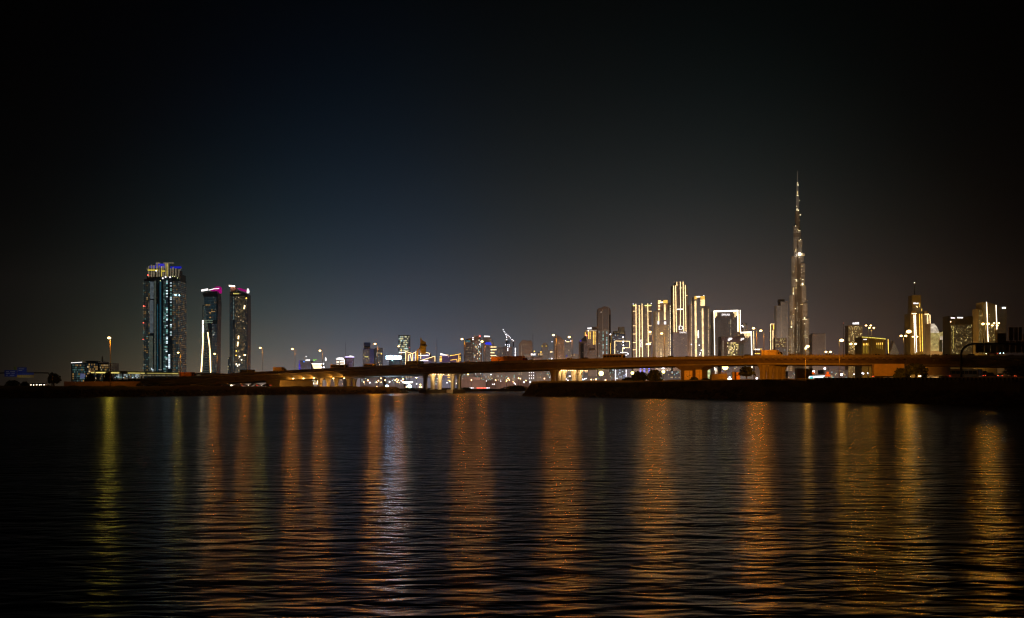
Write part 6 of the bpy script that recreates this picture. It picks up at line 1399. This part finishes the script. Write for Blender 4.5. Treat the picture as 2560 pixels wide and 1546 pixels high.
# pink-lit quay sheds
for k, (x0, x1, yt, lab) in enumerate(((1150, 1215, 950, 'long pale shed glowing pinkish on the far shore right of the water pier'), (1215, 1322, 952, 'long pinkish shed on the far shore below the cranes'), (1158, 1200, 944, 'orange-lit shed roof with a yellow sign under the brown tower'))):
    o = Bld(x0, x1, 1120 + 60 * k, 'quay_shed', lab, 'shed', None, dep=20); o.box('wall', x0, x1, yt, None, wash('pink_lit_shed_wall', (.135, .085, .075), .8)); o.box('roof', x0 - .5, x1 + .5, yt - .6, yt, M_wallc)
# labels of the low blocks, by what stands above them
names_low = ['under the ramp left of the slung lamps', 'behind the flared left piers', 'under the blue tower', 'behind the dazzling floodlight', 'between the outlined blocks under the dark mast', 'under the brown apartment tower', 'under the tower with the slanted roof', 'under the cranes, left part', 'under the cranes, right part', 'under the curved dark tower', 'left of the bright bridge columns', 'right of the bright bridge columns', 'under the pointed building', 'under the gold striped tower', 'under the tall brown tower', 'beside the wide wall pier', 'behind the dark hut', 'at the foot of the tall spire', 'behind the orange containers', 'under the tallest dark mast']
i = 0
for ob in list(COL.objects):
    if ob.get('group') == LOW: ob['label'] = 'low hazy block with dim windows seen ' + names_low[i]; i += 1

# ------------------------------------------------------------------ far lamps along the shore roads
FL = 'distant street lamps on the far shore road'
def base_lamp():
    t = thing('distant_lamp', 'x', 'street lamp'); b = MB(); b.cyl(0, 0, .14, 0, 1, 5); b.build('post', M_dark, t)
    return t
PM = MB(); PM.cyl(0, 0, .12, 0, 1, 5); _p = PM.build('post', M_dark); PME = _p.data; bpy.data.objects.remove(_p)
def globe(m, r):
    b = MB(); b.ball(0, 0, 0, r, 8, 5); g = b.build('lamp_globe', m); me = g.data; bpy.data.objects.remove(g); return me
GL = {'w': globe(E_wht, .45), 'a': globe(E_sodd, .45), 'g': globe(emis('pale_green_lamp_glow', (.6, 1, .8), 12), .7), 'r': globe(E_red, .6), 'y': globe(emis('small_yellow_globe_glow', (1, .8, .2), 7), .6)}
far = [(704, 956, 'a', 1), (716, 955, 'a', 1.2), (721, 959, 'a', 1), (731, 958, 'a', .7), (752.5, 954, 'w', 1.2), (751, 960, 'a', 1), (758, 962, 'a', .9), (764, 961.5, 'w', 1), (768.5, 958.5, 'w', .9), (782, 951, 'w', 1), (782.5, 954, 'w', 1), (783, 957, 'w', 1), (784, 960, 'w', 1), (795, 951, 'a', .9), (794.5, 954, 'a', .9), (793.5, 957, 'a', .9), (793, 960, 'a', .8), (840, 956.5, 'y', 1), (909.5, 955.5, 'a', 1), (919.8, 951.5, 'a', 1.4), (924.5, 957, 'w', 1.3), (941.5, 956, 'a', 1.2), (947, 941, 'w', 1), (952.5, 946, 'a', 1), (946, 952, 'a', 1), (953, 956, 'a', 1), (963, 951, 'a', 1.3), (974, 955, 'w', 1.4), (942, 966.5, 'a', .8), (988.5, 951, 'a', 1.2), (992, 948, 'a', .8), (993, 955, 'a', 1.1), (995.5, 951, 'a', 1), (998, 956.5, 'a', .8), (1003, 952.5, 'w', 1), (1007.5, 949, 'a', 1.5), (1016, 968, 'a', 1), (1024, 966.5, 'g', 2.3), (1041.5, 960, 'w', 1.2), (1049, 968, 'a', 1.1), (1053.5, 968, 'a', 1.3), (1041, 945, 'y', .8), (1051, 962, 'y', 1), (1103, 957, 'a', 1.6), (1117.5, 957.5, 'w', 1.1), (1124.5, 954, 'a', 1), (1143.5, 950.5, 'a', 1), (1141, 959, 'a', .8), (1178.5, 950.5, 'a', 1.1), (1170, 936.5, 'y', 1), (1216, 953, 'w', .8), (1227.5, 936.5, 'w', 1), (1239, 951, 'a', 1.1), (1252, 953.5, 'w', .8), (1270.5, 946.5, 'a', 1.1), (1267, 951, 'a', .9), (1273, 950.5, 'a', .9), (1266, 953.5, 'y', .7), (1235.5, 961, 'w', 1.1), (1231, 961, 'w', .7), (1296.5, 946, 'a', 1.2), (1301, 947, 'a', 1), (1283, 955, 'a', .8), (1286, 958.5, 'w', 1.1), (1288.5, 961, 'w', .9), (1310, 956, 'w', 1.4), (1315, 952, 'a', .9), (1325.5, 955.5, 'w', 1.3), (1309.5, 955, 'w', 1.2), (1337, 957.5, 'a', 1.2), (1346, 958, 'a', 1), (1355, 956, 'w', 1.2), (1362, 957, 'a', 1), (1361, 947, 'a', 1.1), (1368, 956.5, 'a', 1), (1398, 947, 'w', 1), (1419.5, 951.5, 'w', 1), (1425, 941, 'w', 1), (1415, 948, 'w', 1), (1449.5, 946.5, 'a', .9), (1457, 949, 'w', 1.1), (1462, 948, 'w', .8), (1465.5, 946.5, 'w', .8), (1478, 949.5, 'a', .9), (1490, 949, 'a', 1.3), (1503, 934, 'y', 2.1), (1514, 950.5, 'a', 1.1), (1553, 953.5, 'w', 1.2), (1558, 954, 'w', 1), (1563, 953, 'w', 1), (1570, 953.5, 'w', 1), (1581, 933, 'y', 1.5), (1658, 920, 'w', 1.6), (1658.5, 930, 'y', 1.5), (1824, 943.5, 'w', 1), (1892, 946.5, 'w', 1.3), (2034, 929.5, 'w', 1.5), (2062, 922, 'w', 1.4), (2104, 937, 'w', 1.6), (2156, 933.5, 'w', 1), (2158.5, 934.5, 'w', .9), (2170, 933.5, 'w', 1), (2135, 936, 'w', .8), (1813, 918, 'y', 2.6)]
q = random.Random(2)
for i, (px, py, c, k) in enumerate(far):
    Y = q.uniform(1010, 1120) if px < 1380 else q.uniform(780, 1000)
    if px > 1560: Y = q.uniform(640, 720)
    if px in (1813, 1503): Y = 620
    z = Wz(py, Y); zb_ = 2.0 if Y > 1000 else (zr(px, Y) if px > 1340 else 2.2)
    zb_ = min(zb_, z - 1.5)
    what = {'w': 'white', 'a': 'amber', 'g': 'cold green-white', 'y': 'yellow', 'r': 'red'}[c]
    where = 'far shore lamp'
    t = thing('distant_lamp', f'{what} pin-prick lamp under the bridge, {px:.0f} of 2560 across', 'street lamp', (Wx(px, Y), Y, zb_), 0, FL)
    g = link('lamp_globe', GL[c], t); g.location = (0, 0, z - zb_); g.scale = (k, k, k)
    p = link('post', PME, t); p.scale = (1, 1, z - zb_); p.location = (0, .4, 0)
    t['_px'] = px
# readable labels: by colour, what they stand near and the order in their cluster
marks = [(690, 745, 'under the left ramp'), (745, 800, 'behind the first flared pier'), (800, 900, 'between the left piers'), (900, 960, 'left of the dazzling floodlight'), (960, 1012, 'right of the dazzling floodlight'), (1012, 1060, 'just left of the white water piers'), (1060, 1150, 'between the water piers'), (1150, 1215, 'right of the dark water pier'), (1215, 1265, 'on far shore below the sloped tower'), (1265, 1300, 'on far shore below the cranes'), (1300, 1345, 'on far shore below dark curved tower'), (1345, 1375, 'just left of the bright bridge columns'), (1375, 1450, 'between the bright bridge columns'), (1450, 1500, 'right of the bright bridge columns'), (1500, 1575, 'under the tall brown tower'), (1575, 1700, 'left of the wide wall pier'), (1700, 1900, 'between the kiosks and the orange columns'), (1900, 2110, 'behind the orange containers and road signs'), (2110, 2600, 'left of the orange box truck')]
rankw = ['first', 'second', 'third', 'fourth', 'fifth', 'sixth', 'seventh', 'eighth', 'ninth', 'tenth', 'eleventh', 'twelfth']
objs = sorted([ob for ob in COL.objects if ob.get('group') == FL], key=lambda ob: ob['_px'])
cnt = {}
for ob in objs:
    m = [m for a, b_, m in marks if a <= ob['_px'] < b_][0]; col_ = ob['label'].split(' pin')[0]
    k = cnt.get((m, col_), 0); cnt[(m, col_)] = k + 1
    ob['label'] = f'small {col_} lamp {m}, {rankw[k]} {col_.split(" ")[0]} one from left'
    del ob['_px']
# the dazzling floodlight at the channel mouth
t = thing('floodlight', 'dazzling blue-white floodlight low at the left mouth of the channel', 'floodlight', (Wx(968, 700), 700, 2.2)); s = 700 / F
b = MB(); b.cyl(0, 0, .12, 0, Wz(966, 700) - 2.2, 6); b.build('post', M_dark, t)
b = MB(); b.box(-.9, .9, .05, .35, Wz(966, 700) - 2.9, Wz(966, 700) - 1.5); b.build('housing', M_dark, t)
b = MB(); b.ball(0, -.35, Wz(966, 700) - 2.2, .8, 10, 6, .8); b.build('lens', E_flood, t)
t = thing('lit_board', 'long glowing cream light board under the outlined blocks left of the water piers', 'sign', (Wx(1018, 1150), 1150, 2)); s = 1150 / F
b = MB(); b.side([(-12 * s, (970 - 951.5) * s), (14 * s, (970 - 951.5) * s), (13 * s, (970 - 955) * s), (-2 * s, (970 - 957) * s), (-12 * s, (970 - 955) * s)], 0, .6); b.build('board', E_ledw, t); b = MB(); b.box(-8 * s, -7.6 * s, .6, .9, 0, 18 * s); b.box(8 * s, 8.4 * s, .6, .9, 0, 18 * s); b.build('post', M_dark, t)
# red tail lights of the traffic on the far shore
for k, px in enumerate((1195, 1202, 1209, 1213)):
    t = thing('far_car', ('leftmost', 'second', 'third', 'rightmost')[k] + ' of four cars showing red tail lights on the far shore road', 'car', (Wx(px, 1030), 1030, 2.0), 0, 'far cars with red tail lights')
    b = MB(); b.side([(-.9, .3), (-.85, 1.4), (.85, 1.4), (.9, .3)], 0, 4); b.build('body', M_black, t)
    for s2 in (-.6, .6):
        b = MB(); b.ball(s2, -.1, .9, .35, 6, 4); b.build('tail_light', E_red, t)
for k, px in enumerate((1172, 1176.5, 1181, 1213.5, 1217.5, 1221.5)):
    t = thing('far_car', ('first', 'second', 'third', 'fourth', 'fifth', 'last')[k] + ' of six cars showing white headlights on the far shore road', 'car', (Wx(px, 1040), 1040, 2.0), 0, 'far cars with white headlights')
    b = MB(); b.side([(-.9, .3), (-.85, 1.4), (.85, 1.4), (.9, .3)], 0, 4); b.build('body', M_white, t)
    for s2 in (-.6, .6):
        b = MB(); b.ball(s2, -.1, .9, .3, 6, 4); b.build('headlight', E_wht, t)

# unseen fill lights added at street level to brighten the skyline facades
FILL_E = 1.0
for s in BL:
    if s.top < 4: continue
    pc = s.pc
    if pc < 640: s.flood(.13 * FILL_E, (.4, .85, 1))
    elif pc < 1150: s.flood(.8 * FILL_E, (.9, .75, .8))
    elif pc < 2100: s.flood((1.9 if s.Y > 3000 else 1.1) * FILL_E, (1, .74, .58))
    else:
        s.flood((.85 if s.pc < 2440 else .35) * FILL_E, (1, .62, .2))
        if s.px0 == 2273: s.flood(.7, (1, .66, .2), s.top * 1.5)
for (zt, dist, P_, sz) in ((230, 380, 3.2e6, 80), (560, 300, 5.0e6, 50), (760, 260, 3.0e6, 24)):
    ld = bpy.data.lights.new('spire_fill_light', 'SPOT'); ld.energy = P_; ld.color = (1, .62, .33); ld.spot_size = R(sz); ld.spot_blend = .7; ld.shadow_soft_size = 1  # unseen spot added to brighten the spire
    lo = bpy.data.objects.new('spire_fill_light', ld); COL.objects.link(lo); lo.parent = sp; lo.location = (-60, -dist, 2); lo.rotation_euler = Vector((60, dist, zt)).to_track_quat('-Z', 'Y').to_euler()

# ------------------------------------------------------------------ haze
HAZE = True
if HAZE:
    b = MB(); b.box(-7000, 7000, -60, 9800, -2.4, 900)
    hm = bpy.data.materials.new('haze'); hm.use_nodes = True; nt = hm.node_tree; nt.nodes.clear()
    pv = nt.nodes.new('ShaderNodeVolumePrincipled'); oo = nt.nodes.new('ShaderNodeOutputMaterial')
    pv.inputs['Color'].default_value = (.92, .88, .82, 1); pv.inputs['Density'].default_value = 5e-5; pv.inputs['Anisotropy'].default_value = .88
    nt.links.new(pv.outputs[0], oo.inputs['Volume'])
    b.build('haze', hm, kind='stuff')
